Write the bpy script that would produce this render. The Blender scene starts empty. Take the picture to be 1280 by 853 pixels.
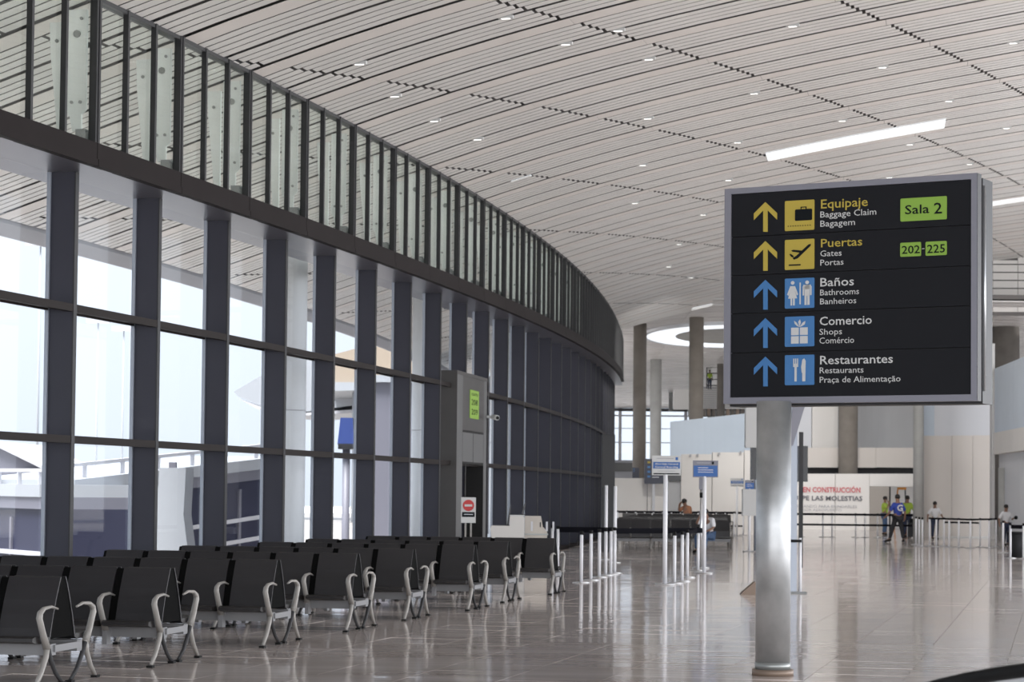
import bpy, bmesh, math, random
import numpy as np
from mathutils import Vector, Matrix
random.seed(7)
sc = bpy.context.scene
COL = sc.collection

# ---------------------------------------------------------------- camera
F, CX, CY, CH, PITCH, ROLL = 2800., 640., 503., 1.75, math.atan(.04), .0095
_fwd = np.array([0, math.cos(PITCH), math.sin(PITCH)])
_up0 = np.array([0, -math.sin(PITCH), math.cos(PITCH)])
_rt0 = np.array([1., 0, 0])
_rt = _rt0*math.cos(ROLL)+_up0*math.sin(ROLL)
_up = -_rt0*math.sin(ROLL)+_up0*math.cos(ROLL)
cd = bpy.data.cameras.new('camera'); cam = bpy.data.objects.new('camera', cd); COL.objects.link(cam)
cam.location = (0, 0, CH)
cam.matrix_world = Matrix(((_rt[0], _up[0], -_fwd[0], 0), (_rt[1], _up[1], -_fwd[1], 0), (_rt[2], _up[2], -_fwd[2], CH), (0, 0, 0, 1)))
cd.sensor_width = 36.; cd.sensor_fit = 'HORIZONTAL'
cd.lens = F/1280*36
cd.shift_x = 0.; cd.shift_y = (CY-426.5)/1280
cd.clip_start = .5; cd.clip_end = 2000
cd.dof.use_dof = True; cd.dof.focus_distance = 21.5; cd.dof.aperture_fstop = 5.0
sc.camera = cam
# ---------------------------------------------------------------- world and exposure
w = bpy.data.worlds.new('sky'); sc.world = w; w.use_nodes = True
nt = w.node_tree; nt.nodes.clear()
wo = nt.nodes.new('ShaderNodeOutputWorld'); bg = nt.nodes.new('ShaderNodeBackground')
tc = nt.nodes.new('ShaderNodeTexCoord'); sx = nt.nodes.new('ShaderNodeSeparateXYZ'); cr = nt.nodes.new('ShaderNodeValToRGB')
nt.links.new(tc.outputs['Generated'], sx.inputs[0]); nt.links.new(sx.outputs['Z'], cr.inputs[0])
cr.color_ramp.elements[0].position = 0.; cr.color_ramp.elements[0].color = (.81, .885, 1., 1)
cr.color_ramp.elements[1].position = 1.; cr.color_ramp.elements[1].color = (1.9, 2.05, 2.25, 1)
nt.links.new(cr.outputs[0], bg.inputs[0]); bg.inputs[1].default_value = .74
nt.links.new(bg.outputs[0], wo.inputs[0])
sc.view_settings.view_transform = 'Standard'; sc.view_settings.look = 'None'
sc.view_settings.gamma = 1.0; sc.view_settings.exposure = 0.7; sc.view_settings.use_curve_mapping = False
def area(name, loc, rot, sx_, sy_, power, color=(1, 1, 1)):
    l = bpy.data.lights.new(name, 'AREA'); l.shape = 'RECTANGLE'; l.size = sx_; l.size_y = sy_; l.energy = power; l.color = color
    o = bpy.data.objects.new(name, l); o.location = loc; o.rotation_euler = rot; COL.objects.link(o)
    return o
# unseen fill lights added to lift the hall from the right and the rear
area('side_fill', (42, 22, 4.6), (0, math.pi/2, 0), 8.4, 84, 11500, (.98, .98, 1.))
area('rear_fill', (6, -22, 4.4), (math.pi/2, 0, 0), 60, 8, 5200, (.98, .98, 1.))

sl = bpy.data.lights.new('sun', 'SUN'); sl.energy = 9.0; sl.angle = math.radians(25); sl.color = (1, .98, .95)
so = bpy.data.objects.new('sun', sl); COL.objects.link(so); so.rotation_euler = (math.radians(18), math.radians(-12), 0)
# added spot lamps without fixtures, brightening the far half of the hall
for loc_, aim_, pw_ in (((6, 84, 8.6), (6, 104, 0), 1100), ((12, 88, 9.2), (14, 112, 0), 1500), ((13, 74, 9.6), (18, 94, 0), 1500), ((11, 62, 9.6), (18, 80, 0), 1500), ((7, 66, 9.0), (7, 84, 0), 900), ((16, 98, 8.2), (14, 114, 3), 900), ((13, 100, 8.4), (12, 118, 3), 900)):
    l = bpy.data.lights.new('far_fill_spot', 'SPOT'); l.energy = pw_*1.0; l.spot_size = math.radians(72); l.spot_blend = .9; l.shadow_soft_size = .5; l.color = (1, .98, .95)
    o = bpy.data.objects.new('far_fill_spot', l); COL.objects.link(o); o.location = loc_
    o.rotation_euler = (Vector(aim_)-Vector(loc_)).to_track_quat('-Z', 'Y').to_euler()

def P(x, y, Y):
    """the point at depth Y (metres in front of the lens) that the pixel x, y shows"""
    r = _fwd+_rt*(x-CX)/F-_up*(y-CY)/F
    r = r*(Y/r[1]); return Vector((r[0], r[1], r[2]+CH))
def G(x, y):
    r = _fwd+_rt*(x-CX)/F-_up*(y-CY)/F
    r = r*(-CH/r[2]); return Vector((r[0], r[1], 0))
def proj(p):
    p = np.asarray(p, float)-np.array([0, 0, CH]); d = p@_fwd
    return CX+F*(p@_rt)/d, CY-F*(p@_up)/d

# ---------------------------------------------------------------- materials
def mat(name, color, rough=.5, metal=0., bump=0., bscale=20., var=0., vscale=5., emit=0., spec=.5, ior=None):
    m = bpy.data.materials.new(name); m.use_nodes = True; t = m.node_tree
    b = t.nodes['Principled BSDF']
    b.inputs['Base Color'].default_value = (*color, 1); b.inputs['Roughness'].default_value = rough
    b.inputs['Metallic'].default_value = metal; b.inputs['Specular IOR Level'].default_value = spec
    if ior: b.inputs['IOR'].default_value = ior
    if emit:
        b.inputs['Emission Color'].default_value = (*color, 1); b.inputs['Emission Strength'].default_value = emit
    if var or bump:
        co = t.nodes.new('ShaderNodeTexCoord')
    if var:
        n = t.nodes.new('ShaderNodeTexNoise'); n.inputs['Scale'].default_value = vscale; n.inputs['Detail'].default_value = 4
        t.links.new(co.outputs['Object'], n.inputs['Vector'])
        r = t.nodes.new('ShaderNodeValToRGB')
        r.color_ramp.elements[0].position = .3; r.color_ramp.elements[1].position = .7
        r.color_ramp.elements[0].color = (*[c*(1-var) for c in color], 1)
        r.color_ramp.elements[1].color = (*[min(1, c*(1+var)) for c in color], 1)
        t.links.new(n.outputs['Fac'], r.inputs[0]); t.links.new(r.outputs[0], b.inputs['Base Color'])
    if bump:
        n = t.nodes.new('ShaderNodeTexNoise'); n.inputs['Scale'].default_value = bscale
        t.links.new(co.outputs['Object'], n.inputs['Vector'])
        k = t.nodes.new('ShaderNodeBump'); k.inputs['Strength'].default_value = bump; k.inputs['Distance'].default_value = .01
        t.links.new(n.outputs['Fac'], k.inputs['Height']); t.links.new(k.outputs[0], b.inputs['Normal'])
    return m
def glass(name, tint, refl=.5, thick=0.):
    m = bpy.data.materials.new(name); m.use_nodes = True; t = m.node_tree; t.nodes.clear()
    o = t.nodes.new('ShaderNodeOutputMaterial'); tr = t.nodes.new('ShaderNodeBsdfTransparent'); gl = t.nodes.new('ShaderNodeBsdfGlossy')
    mx = t.nodes.new('ShaderNodeMixShader'); fr = t.nodes.new('ShaderNodeFresnel'); mu = t.nodes.new('ShaderNodeMath')
    tr.inputs[0].default_value = (*tint, 1); gl.inputs['Roughness'].default_value = .01; fr.inputs[0].default_value = 1.5
    mu.operation = 'MULTIPLY'; mu.inputs[1].default_value = refl
    t.links.new(fr.outputs[0], mu.inputs[0]); t.links.new(mu.outputs[0], mx.inputs[0])
    t.links.new(tr.outputs[0], mx.inputs[1]); t.links.new(gl.outputs[0], mx.inputs[2]); t.links.new(mx.outputs[0], o.inputs[0])
    return m
M = {}
M['slat'] = mat('ceiling_slat', (.74, .715, .685), .38, 0, .05, 30, .03, 1.5)
M['plank'] = mat('ceiling_plank', (.74, .69, .65), .42, 0, .05, 30, .03, 1.2)
M['backing'] = mat('ceiling_backing', (.16, .15, .145), .8)
M['seam'] = mat('ceiling_seam', (.025, .022, .02), .9)
M['steel_dark'] = mat('dark_painted_steel', (.027, .0275, .040), .42, 0, .03, 8, .10, .8, spec=.35)
M['steel_edge'] = mat('mullion_edge', (.010, .0095, .011), .45)
M['bead'] = mat('glazing_bead', (.30, .33, .38), .35, .3)
M['fascia'] = mat('fascia_metal', (.016, .0125, .0125), .6, 0, .02, 6, .08, 2, spec=.08)
M['soffit'] = mat('soffit_metal', (.09, .087, .105), .3, .2)
M['transom'] = mat('transom_metal', (.020, .016, .015), .55, 0, spec=.12)
M['clere_post'] = mat('clerestory_post', (.012, .012, .0135), .45, 0)
M['glass_low'] = glass('window_glass', (.97, .98, .99), .10)
M['glass_high'] = glass('clerestory_glass', (.95, .975, .96), .12)
M['strut'] = mat('white_strut', (.80, .82, .80), .45, 0, 0, 0, .03, 3)
M['shoe'] = mat('grey_shoe', (.24, .25, .25), .5)
M['bolt'] = mat('steel_bolt', (.30, .31, .30), .4, .5)
M['white_col'] = mat('white_column', (.72, .74, .76), .5, 0, .05, 6, .05, 1.2)
M['canopy_edge'] = mat('canopy_edge', (.42, .42, .45), .5)
M['concrete'] = mat('concrete_column', (.17, .15, .13), .75, 0, .2, 12, .12, 2)
M['concrete_l'] = mat('pale_concrete_column', (.36, .36, .35), .7, 0, .2, 12, .08, 2)
M['concrete_d'] = mat('dark_concrete_column', (.12, .11, .10), .75, 0, .2, 12, .15, 2)
M['grout'] = mat('floor_grout', (.24, .22, .205), .35)
M['seat'] = mat('charcoal_seat', (.020, .0185, .020), .45, 0, .05, 60, .06, 5)
M['seat_side'] = mat('black_seat_side', (.004, .004, .004), .7, spec=.04)
M['seat_pan'] = mat('seat_cushion', (.014, .012, .012), .45)
M['alu'] = mat('cast_aluminium', (.30, .285, .265), .45, .15, .05, 30, .05, 8, spec=.4)
M['beam'] = mat('seat_beam', (.22, .22, .225), .5, .1)
M['rubber'] = mat('black_rubber', (.010, .010, .010), .6, spec=.15)
M['galv'] = mat('galvanised_pole', (.46, .465, .465), .42, .75, .12, 5, .18, 3.5)
M['frame'] = mat('sign_frame_silver', (.21, .21, .245), .45, .1)
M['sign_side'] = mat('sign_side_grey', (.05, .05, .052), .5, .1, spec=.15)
M['panel'] = mat('sign_panel_black', (.016, .0165, .019), .4, spec=.06)
M['yellow'] = mat('sign_yellow', (.44, .335, .045), .5)
M['blue'] = mat('sign_blue', (.045, .17, .40), .5)
M['lime'] = mat('sign_lime', (.22, .38, .045), .5)
M['signwhite'] = mat('sign_white', (.56, .56, .55), .5)
M['signdark'] = mat('sign_dark_print', (.010, .012, .014), .6, spec=.05)
M['post'] = mat('white_post', (.80, .80, .83), .4, 0)
M['chrome'] = mat('brushed_post_base', (.55, .55, .56), .3, .7)
M['belt'] = mat('black_belt', (.007, .007, .010), .8, spec=.05)
M['hoard'] = mat('white_hoarding', (.70, .675, .645), .6, 0, 0, 0, .02, .6)
M['hoard_b'] = mat('beige_hoarding', (.60, .555, .515), .6, 0, 0, 0, .03, .5)
M['bluewall'] = mat('pale_blue_wall', (.53, .60, .68), .5, 0, 0, 0, .05, .4)
M['greywall'] = mat('grey_curved_wall', (.46, .465, .475), .45, 0, 0, 0, .05, .3)
M['palegrey'] = mat('pale_grey_panel', (.58, .59, .62), .5)
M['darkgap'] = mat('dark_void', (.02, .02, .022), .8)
M['grey_metal'] = mat('gate_grey_metal', (.065, .062, .06), .45, .1, .03, 6, .06, 1.5, spec=.3)
M['grey_metal_l'] = mat('gate_edge_metal', (.12, .12, .12), .45, .1, spec=.3)
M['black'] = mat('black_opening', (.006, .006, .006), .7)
M['red'] = mat('sign_red', (.50, .035, .035), .5)
M['redtxt'] = mat('red_lettering', (.55, .10, .12), .6)
M['greytxt'] = mat('grey_lettering', (.38, .38, .40), .6)
M['darktxt'] = mat('dark_lettering', (.13, .13, .15), .6)
M['navy'] = mat('navy_board', (.018, .022, .045), .4)
M['bluesign'] = mat('blue_board', (.035, .12, .36), .5)
M['counter'] = mat('counter_white', (.60, .58, .55), .5)
M['carton'] = mat('carton_beige', (.52, .48, .43), .7, 0, 0, 0, .06, 4)
M['screen'] = mat('black_screen', (.012, .012, .014), .3)
M['skin'] = mat('skin_brown', (.22, .12, .08), .6)
M['door_leaf'] = mat('door_leaf_grey', (.33, .30, .27), .6)
M['hair'] = mat('dark_hair', (.012, .010, .009), .7)
M['shirt_blue'] = mat('royal_blue_cloth', (.02, .045, .27), .8)
M['black_cloth'] = mat('black_cloth', (.012, .012, .015), .85)
M['navy_cloth'] = mat('navy_cloth', (.02, .028, .06), .85)
M['jeans'] = mat('denim', (.05, .09, .17), .85)
M['white_cloth'] = mat('white_cloth', (.66, .66, .68), .8)
M['hivis'] = mat('hi_vis_cloth', (.30, .42, .045), .7)
M['rust'] = mat('rust_cloth', (.34, .15, .08), .8)
M['brown'] = mat('brown_base', (.23, .17, .13), .5, .3)
M['bin'] = mat('grey_bin', (.025, .025, .027), .6, spec=.1)
M['apron'] = mat('concrete_apron', (.50, .50, .50), .9, 0, 0, 0, .1, .2)
M['bridge_dark'] = mat('bridge_glass_dark', (.028, .030, .055), .4, spec=.15)
M['bridge_grey'] = mat('bridge_grey_panel', (.13, .13, .16), .5)
M['bridge_white'] = mat('bridge_white_roof', (.30, .315, .34), .5)
M['bluewrap'] = mat('blue_wrap', (.012, .032, .15), .5, 0, .6, 6)
M['tanroof'] = mat('tan_roof', (.30, .245, .19), .7)
M['lamp'] = mat('lamp_white', (1., .98, .95), .5, emit=1.4)
M['skylight'] = mat('pale_glow', (.90, .95, 1.), .5, emit=.5)  # ring skylight glow, reused for the painted ceiling streaks
M['orange'] = mat('orange_plastic', (.65, .25, .03), .5)
M['slat_white'] = mat('balcony_slat', (.55, .54, .53), .5)
M['farplank'] = mat('far_ceiling_plank', (.66, .64, .63), .45, 0, 0, 0, .08, 1)
# polished floor tile
def floor_mat():
    m = mat('polished_floor', (.34, .295, .27), .085)
    t = m.node_tree; b = t.nodes['Principled BSDF']; b.inputs['IOR'].default_value = 1.5
    g = t.nodes.new('ShaderNodeNewGeometry'); 
    mp = t.nodes.new('ShaderNodeMapping'); mp.inputs['Scale'].default_value = (.35, 1., 1); mp.inputs['Rotation'].default_value = (0, 0, -.2)
    t.links.new(g.outputs['Position'], mp.inputs[0])
    n = t.nodes.new('ShaderNodeTexNoise'); n.inputs['Scale'].default_value = 1.3; n.inputs['Detail'].default_value = 6
    t.links.new(mp.outputs[0], n.inputs['Vector'])
    r = t.nodes.new('ShaderNodeValToRGB')
    r.color_ramp.elements[0].position = .3; r.color_ramp.elements[1].position = .72
    r.color_ramp.elements[0].color = (.60, .52, .475, 1); r.color_ramp.elements[1].color = (.76, .69, .65, 1)
    t.links.new(n.outputs['Fac'], r.inputs[0]); t.links.new(r.outputs[0], b.inputs['Base Color'])
    n2 = t.nodes.new('ShaderNodeTexNoise'); n2.inputs['Scale'].default_value = .9; n2.inputs['Detail'].default_value = 2
    mp2 = t.nodes.new('ShaderNodeMapping'); mp2.inputs['Scale'].default_value = (.5, 2.6, 1); t.links.new(g.outputs['Position'], mp2.inputs[0]); t.links.new(mp2.outputs[0], n2.inputs['Vector'])
    k = t.nodes.new('ShaderNodeBump'); k.inputs['Strength'].default_value = 1.; k.inputs['Distance'].default_value = .0040
    t.links.new(n2.outputs['Fac'], k.inputs['Height']); t.links.new(k.outputs[0], b.inputs['Normal'])
    return m
M['tile'] = floor_mat()

# ---------------------------------------------------------------- mesh helpers
class MB:
    def __init__(s): s.v = []; s.f = []; s.sm = []
    def add(s, vs, fs, smooth=False):
        n = len(s.v); s.v += [tuple(p) for p in vs]
        for f in fs: s.f.append(tuple(i+n for i in f)); s.sm.append(smooth)
        return s
    def hexa(s, p):      # 8 points: bottom loop 4, top loop 4
        return s.add(p, [(3, 2, 1, 0), (4, 5, 6, 7), (0, 1, 5, 4), (1, 2, 6, 5), (2, 3, 7, 6), (3, 0, 4, 7)])
    def box(s, x0, x1, y0, y1, z0, z1):
        return s.hexa([(x0, y0, z0), (x1, y0, z0), (x1, y1, z0), (x0, y1, z0), (x0, y0, z1), (x1, y0, z1), (x1, y1, z1), (x0, y1, z1)])
    def prism(s, poly, axis_pts):   # poly: list of 2D; axis_pts: function (a,b,t)->3D with t 0/1
        n = len(poly); v = [axis_pts(a, b, 0) for a, b in poly]+[axis_pts(a, b, 1) for a, b in poly]
        f = [tuple(range(n))[::-1], tuple(range(n, 2*n))]+[(i, (i+1) % n, (i+1) % n+n, i+n) for i in range(n)]
        return s.add(v, f)
    def cyl(s, c0, c1, r0, r1=None, n=16, cap=True):
        r1 = r0 if r1 is None else r1
        c0 = Vector(c0); c1 = Vector(c1); d = (c1-c0).normalized()
        a = d.orthogonal().normalized(); b = d.cross(a)
        v = []
        for c, r in ((c0, r0), (c1, r1)):
            for i in range(n):
                t = 2*math.pi*i/n; v.append(c+a*math.cos(t)*r+b*math.sin(t)*r)
        k = len(s.v); s.add(v, [(i, (i+1) % n, (i+1) % n+n, i+n) for i in range(n)], True)
        if cap:
            s.f.append(tuple(k+i for i in range(n))[::-1]); s.sm.append(False)
            s.f.append(tuple(k+n+i for i in range(n))); s.sm.append(False)
        return s
    def tube(s, pts, rad, n=8, ry=None):
        pts = [Vector(p) for p in pts]; rings = []
        rads = rad if isinstance(rad, (list, tuple)) else [rad]*len(pts)
        ref = None
        k = len(s.v)
        for i, p in enumerate(pts):
            d = (pts[min(i+1, len(pts)-1)]-pts[max(i-1, 0)]).normalized()
            if ref is None: ref = d.orthogonal().normalized() if abs(d.x) > .9 else Vector((1, 0, 0))
            a = (ref-d*ref.dot(d)).normalized(); b = d.cross(a); ref = a
            for j in range(n):
                t = 2*math.pi*j/n; s.v.append(tuple(p+a*math.cos(t)*rads[i]*(ry or 1)+b*math.sin(t)*rads[i]))
        for i in range(len(pts)-1):
            for j in range(n):
                s.f.append((k+i*n+j, k+i*n+(j+1) % n, k+(i+1)*n+(j+1) % n, k+(i+1)*n+j)); s.sm.append(True)
        s.f.append(tuple(k+j for j in range(n))[::-1]); s.sm.append(False)
        e = k+(len(pts)-1)*n; s.f.append(tuple(e+j for j in range(n))); s.sm.append(False)
        return s
    def ball(s, c, r, n=10, m=7, sc=(1, 1, 1)):
        c = Vector(c); v = []; 
        for i in range(m+1):
            ph = math.pi*i/m
            for j in range(n):
                t = 2*math.pi*j/n; v.append((c.x+r*sc[0]*math.sin(ph)*math.cos(t), c.y+r*sc[1]*math.sin(ph)*math.sin(t), c.z+r*sc[2]*math.cos(ph)))
        f = [(i*n+j, (i+1)*n+j, (i+1)*n+(j+1) % n, i*n+(j+1) % n) for i in range(m) for j in range(n)]
        return s.add(v, f, True)
    def mesh(s, name, m):
        me = bpy.data.meshes.new(name); me.from_pydata(s.v, [], s.f)
        if any(s.sm): me.polygons.foreach_set('use_smooth', s.sm)
        if m is not None: me.materials.append(M[m] if isinstance(m, str) else m)
        me.update(); return me
    def build(s, name, m, parent=None):
        o = bpy.data.objects.new(name, s.mesh(name, m)); COL.objects.link(o)
        if parent is not None: o.parent = parent
        return o
def tag(o, label=None, cat=None, group=None, kind=None):
    if label: o['label'] = label
    if cat: o['category'] = cat
    if group: o['group'] = group
    if kind: o['kind'] = kind
    return o
def thing(name, loc, label, cat, group=None, rz=0.):
    o = bpy.data.objects.new(name, None); o.empty_display_size = .1; COL.objects.link(o)
    o.location = loc; o.rotation_euler = (0, 0, rz); return tag(o, label, cat, group)
def struct(name, loc=(0, 0, 0), label=None):
    o = bpy.data.objects.new(name, None); COL.objects.link(o); o.location = loc; o['kind'] = 'structure'
    if label: o['label'] = label
    return o
def part(name, me, parent, loc=(0, 0, 0)):
    o = bpy.data.objects.new(name, me); COL.objects.link(o); o.parent = parent; o.location = loc; return o
def copy_tree(o, parent=None):
    c = o.copy(); COL.objects.link(c); c.parent = parent
    for ch in list(o.children): copy_tree(ch, c)
    return c
def text_mesh(body, m, name='lettering', extrude=.002, bold=0.):
    cu = bpy.data.curves.new('t', 'FONT'); cu.body = body; cu.size = 1.; cu.extrude = 0; cu.offset = bold; cu.resolution_u = 2
    o = bpy.data.objects.new('t', cu); COL.objects.link(o)
    dg = bpy.context.evaluated_depsgraph_get(); dg.update()
    me = bpy.data.meshes.new_from_object(o.evaluated_get(dg)); bpy.data.objects.remove(o)
    me.materials.clear(); me.materials.append(M[m])
    return me
def fit_text(me, w_, h_, extra=1.0):
    """scale so that the width is w_ and cap height is h_; origin at the left baseline, lying in xz"""
    v = np.empty(len(me.vertices)*3); me.vertices.foreach_get('co', v); v = v.reshape(-1, 3)
    x0, x1 = v[:, 0].min(), v[:, 0].max()
    v[:, 0] = (v[:, 0]-x0)/(x1-x0)*w_
    yy = v[:, 1]*h_/.70
    out = np.stack([v[:, 0], np.zeros(len(v)), yy], 1)
    me.vertices.foreach_set('co', out.ravel()); me.update(); return me

# ---------------------------------------------------------------- plan curve of the glass wall
q = [-5.739883, 29.314935, .2437826, .3047143, .01613427, -.12538853]
BAY = 2.81917408; Z_UP, Z_LO = 4.106, 2.380
pO, pO1, zt0, zt1, zt2, FH, c0, c1, c2, SH = [.494764, -.00521, 6.200737, .0577724, .09988476, .3036758, 8.11247, .1629465, -.1094920, -.4769486]
gg = [.33139923, -.13924684, .03818473, -.01858236]
_S = np.linspace(-40, 130, 1701)
_sc = np.clip(_S, -12, 92)
_th = q[2]-(q[3]*_sc+q[4]*_sc**2/100+q[5]*_sc**3/1e4)*.01
_ds = _S[1]-_S[0]
_X = np.concatenate([[0], np.cumsum((np.sin(_th)[1:]+np.sin(_th)[:-1])/2*_ds)])
_Y = np.concatenate([[0], np.cumsum((np.cos(_th)[1:]+np.cos(_th)[:-1])/2*_ds)])
_X += q[0]-np.interp(0, _S, _X); _Y += q[1]-np.interp(0, _S, _Y)
def TH(s): return float(np.interp(s, _S, _th))
def W(s, o, z=0.):
    t = TH(s); return Vector((float(np.interp(s, _S, _X))+o*math.cos(t), float(np.interp(s, _S, _Y))-o*math.sin(t), z))
def OB(s): return pO+pO1*s/10
def ZT(s): return zt0+zt1*s/10+zt2*s*s/1000
def ZB(s): return ZT(s)-FH
def ZC(s): return c0+c1*s/10+c2*min(s, 75)**2/1000
def prof(u, s):
    if u <= 0: return gg[0]*u
    def f(u): return gg[0]*u+gg[1]*u*u/10+gg[2]*u**3/100+gg[3]*min(max(s, 0), 66)*u/100
    if u <= 13: return f(u)
    sl = (f(13)-f(12.9))/.1
    L = 14.; d = min(u-13, L)
    return f(13)+sl*(d-d*d/(2*L))
def R(s, u, dz=0.):
    p = W(s, OB(s)+u); p.z = ZC(s)+prof(u, s)+dz; return p

# ---------------------------------------------------------------- FLOOR
fl = struct('floor')
MB().box(-60, 90, -60, 170, -.5, -.012).build('floor_slab', 'grout', fl)
T = .9; hd = .24; ex = Vector((math.cos(hd), -math.sin(hd), 0)); ey = Vector((math.sin(hd), math.cos(hd), 0)); org = Vector((-4, 20, 0))
tiles = []
for i in range(-46, 60):
    for j in range(-16, 140):
        c = org+ex*((i+.5)*T)+ey*((j+.5)*T)
        if c.y < 6: continue
        if c.y > 118: continue
        x, y = proj((c.x, c.y, 0))
        if x < -420 or x > 1700: continue
        # inside of the glass wall
        k = int(np.argmin((_X-c.x)**2+(_Y-c.y)**2)); s_ = _S[k]
        oo = (c.x-_X[k])*math.cos(_th[k])-(c.y-_Y[k])*math.sin(_th[k])
        if oo < -.1: continue
        tiles.append((c.length, c, 0 <= x <= 1290 and y < 860))
tiles.sort(key=lambda t: t[0])
h = T/2-.003
tm = MB().hexa([(-h, -h, -.011), (h, -h, -.011), (h, h, -.011), (-h, h, -.011), (-h, -h, 0), (h, -h, 0), (h, h, 0), (-h, h, 0)]).mesh('tile', 'tile')
n_ind = 0; rest = MB()
for L_, c, vis in tiles:
    tx, ty = random.gauss(0, .0018), random.gauss(0, .0012)
    if vis and n_ind < 298:
        o = part('tile', tm, fl, c); o.rotation_euler = (tx, ty, -hd); n_ind += 1
    else:
        p = []
        for zz in (-.011, 0):
            for a_, b_ in ((-h, -h), (h, -h), (h, h), (-h, h)):
                v = c+ex*a_+ey*b_; p.append((v.x, v.y, zz+(b_*tx-a_*ty if zz == 0 else 0)))
        rest.add(p, [(4, 5, 6, 7), (0, 1, 5, 4), (1, 2, 6, 5), (2, 3, 7, 6), (3, 0, 4, 7)])
rest.build('distant_tiles', 'tile', fl)['kind'] = 'stuff'

# ---------------------------------------------------------------- CEILING
ce = struct('ceiling')
K0, K1 = -10, 23
U_IN = 27.
def U_OUT(s): return -5.45-.018*max(s, 0)
def jpos(s, j): return 1.8+.27*(s-11)+3.3*j
bk = MB(); sm_ = MB(); pieces = []
for k in range(K0, K1+1):
    b0 = k*BAY+SH
    # backing sheet, following the vault
    us = [U_OUT(b0)]+[-3, 0, 3, 6, 9, 12, 15, 18, 21, 24, U_IN]
    for u0, u1 in zip(us[:-1], us[1:]):
        A, B_, C_, D_ = R(b0, u0, .12), R(b0+BAY, u0, .12), R(b0+BAY, u1, .12), R(b0, u1, .12)
        bk.add([A, B_, C_, D_]+[p+Vector((0, 0, .15)) for p in (A, B_, C_, D_)], [(0, 1, 2, 3), (7, 6, 5, 4), (0, 4, 5, 1), (2, 6, 7, 3)])
        # dark seam channels
        for f0, f1 in ((-.004, .036), (.598, .632)):
            q0, q1, q2, q3 = R(b0+f0*BAY, u0, .105), R(b0+f1*BAY, u0, .105), R(b0+f1*BAY, u1, .105), R(b0+f0*BAY, u1, .105)
            sm_.add([q0, q1, q2, q3], [(0, 1, 2, 3)])
    slots = [('wide_plank', .036, .205)]+[('ceiling_slat', .226+.094*i, .226+.094*i+.076) for i in range(4)]+[('ceiling_slat', .632+.0925*i, .632+.0925*i+.0745) for i in range(4)]
    for nm, f0, f1 in slots:
        s0, s1 = b0+f0*BAY, b0+f1*BAY
        cuts = [U_OUT(s0)]
        j = -12
        sj = round((b0-11)/1.41)*1.41+11
        while jpos(b0, j) < U_IN:
            uj = jpos((s0+s1)/2, j)
            if uj > cuts[0]+.3: cuts.append(uj)
            j += 1
        cuts.append(U_IN)
        for u0, u1 in zip(cuts[:-1], cuts[1:]):
            gp_ = .03 if nm == 'ceiling_slat' else .004
            ua = u0+gp_ if u0 > cuts[0] else u0; ub = u1-gp_
            mid = R((s0+s1)/2, (ua+ub)/2); x, y = proj(mid)
            if mid.y < 6 or x < -500 or x > 1800 or y < -600: continue
            size = (s1-s0)*(ub-ua)/(mid.y**2)
            pieces.append((-size if (-40 < x < 1320 and y > -40) else 1, nm, s0, s1, ua, ub))
            for fx in (ub,):
                if nm == 'ceiling_slat' and u1 != U_IN:
                    sm_.add([R(s0-.03, ub-.01, .055), R(s1+.03, ub-.01, .055), R(s1+.03, ub+.07, .055), R(s0-.03, ub+.07, .055)], [(0, 1, 2, 3)])
pieces.sort(key=lambda t: t[0])
restp = {'ceiling_slat': MB(), 'wide_plank': MB()}
def plank_geo(mb, s0, s1, ua, ub, base=Vector((0, 0, 0))):
    n = 3; vs = []
    for i in range(n+1):
        u = ua+(ub-ua)*i/n
        for s_, dz in ((s0, 0), (s1, 0), (s1, .006), (s0, .006)): vs.append(R(s_, u, dz)-base)
    fs = []
    for i in range(n):
        b = i*4
        for j in range(4): fs.append((b+j, b+(j+1) % 4, b+4+(j+1) % 4, b+4+j))
    fs += [(3, 2, 1, 0), (n*4, n*4+1, n*4+2, n*4+3)]
    mb.add(vs, fs)
cnt = {'ceiling_slat': 0, 'wide_plank': 0}
for key, nm, s0, s1, ua, ub in pieces:
    mt = 'slat' if nm == 'ceiling_slat' else 'plank'
    if key < 0 and cnt[nm] < (295 if nm == 'ceiling_slat' else 120):
        base = R(s0, ua); mb = MB(); plank_geo(mb, s0, s1, ua, ub, base)
        o = mb.build(nm, mt, ce); o.location = base; cnt[nm] += 1
    else: plank_geo(restp[nm], s0, s1, ua, ub)
restp['ceiling_slat'].build('distant_slats', 'slat', ce)['kind'] = 'stuff'
restp['wide_plank'].build('distant_planks', 'plank', ce)['kind'] = 'stuff'
bk.build('backing_sheet', 'backing', ce)
sm_.build('seam_channels', 'seam', ce)['kind'] = 'stuff'
# outer edge of the roof (curved white rim beyond the slats)
rim = MB(); ss = np.arange(K0*BAY+SH, (K1+1)*BAY, 1.4)
for sa, sb in zip(ss[:-1], ss[1:]):
    pr = [(0, .10), (-.06, .10), (-.12, .0), (-.36, -.10), (-.46, -.05), (-.46, .2), (0, .4)]
    a_ = [R(sa, U_OUT(sa)+u, dz) for u, dz in pr]; b_ = [R(sb, U_OUT(sb)+u, dz) for u, dz in pr]
    n = len(pr); rim.add(a_+b_, [(i, i+n, (i+1) % n+n, (i+1) % n) for i in range(n)], False)
rim.build('roof_rim', 'canopy_edge', ce)
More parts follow.
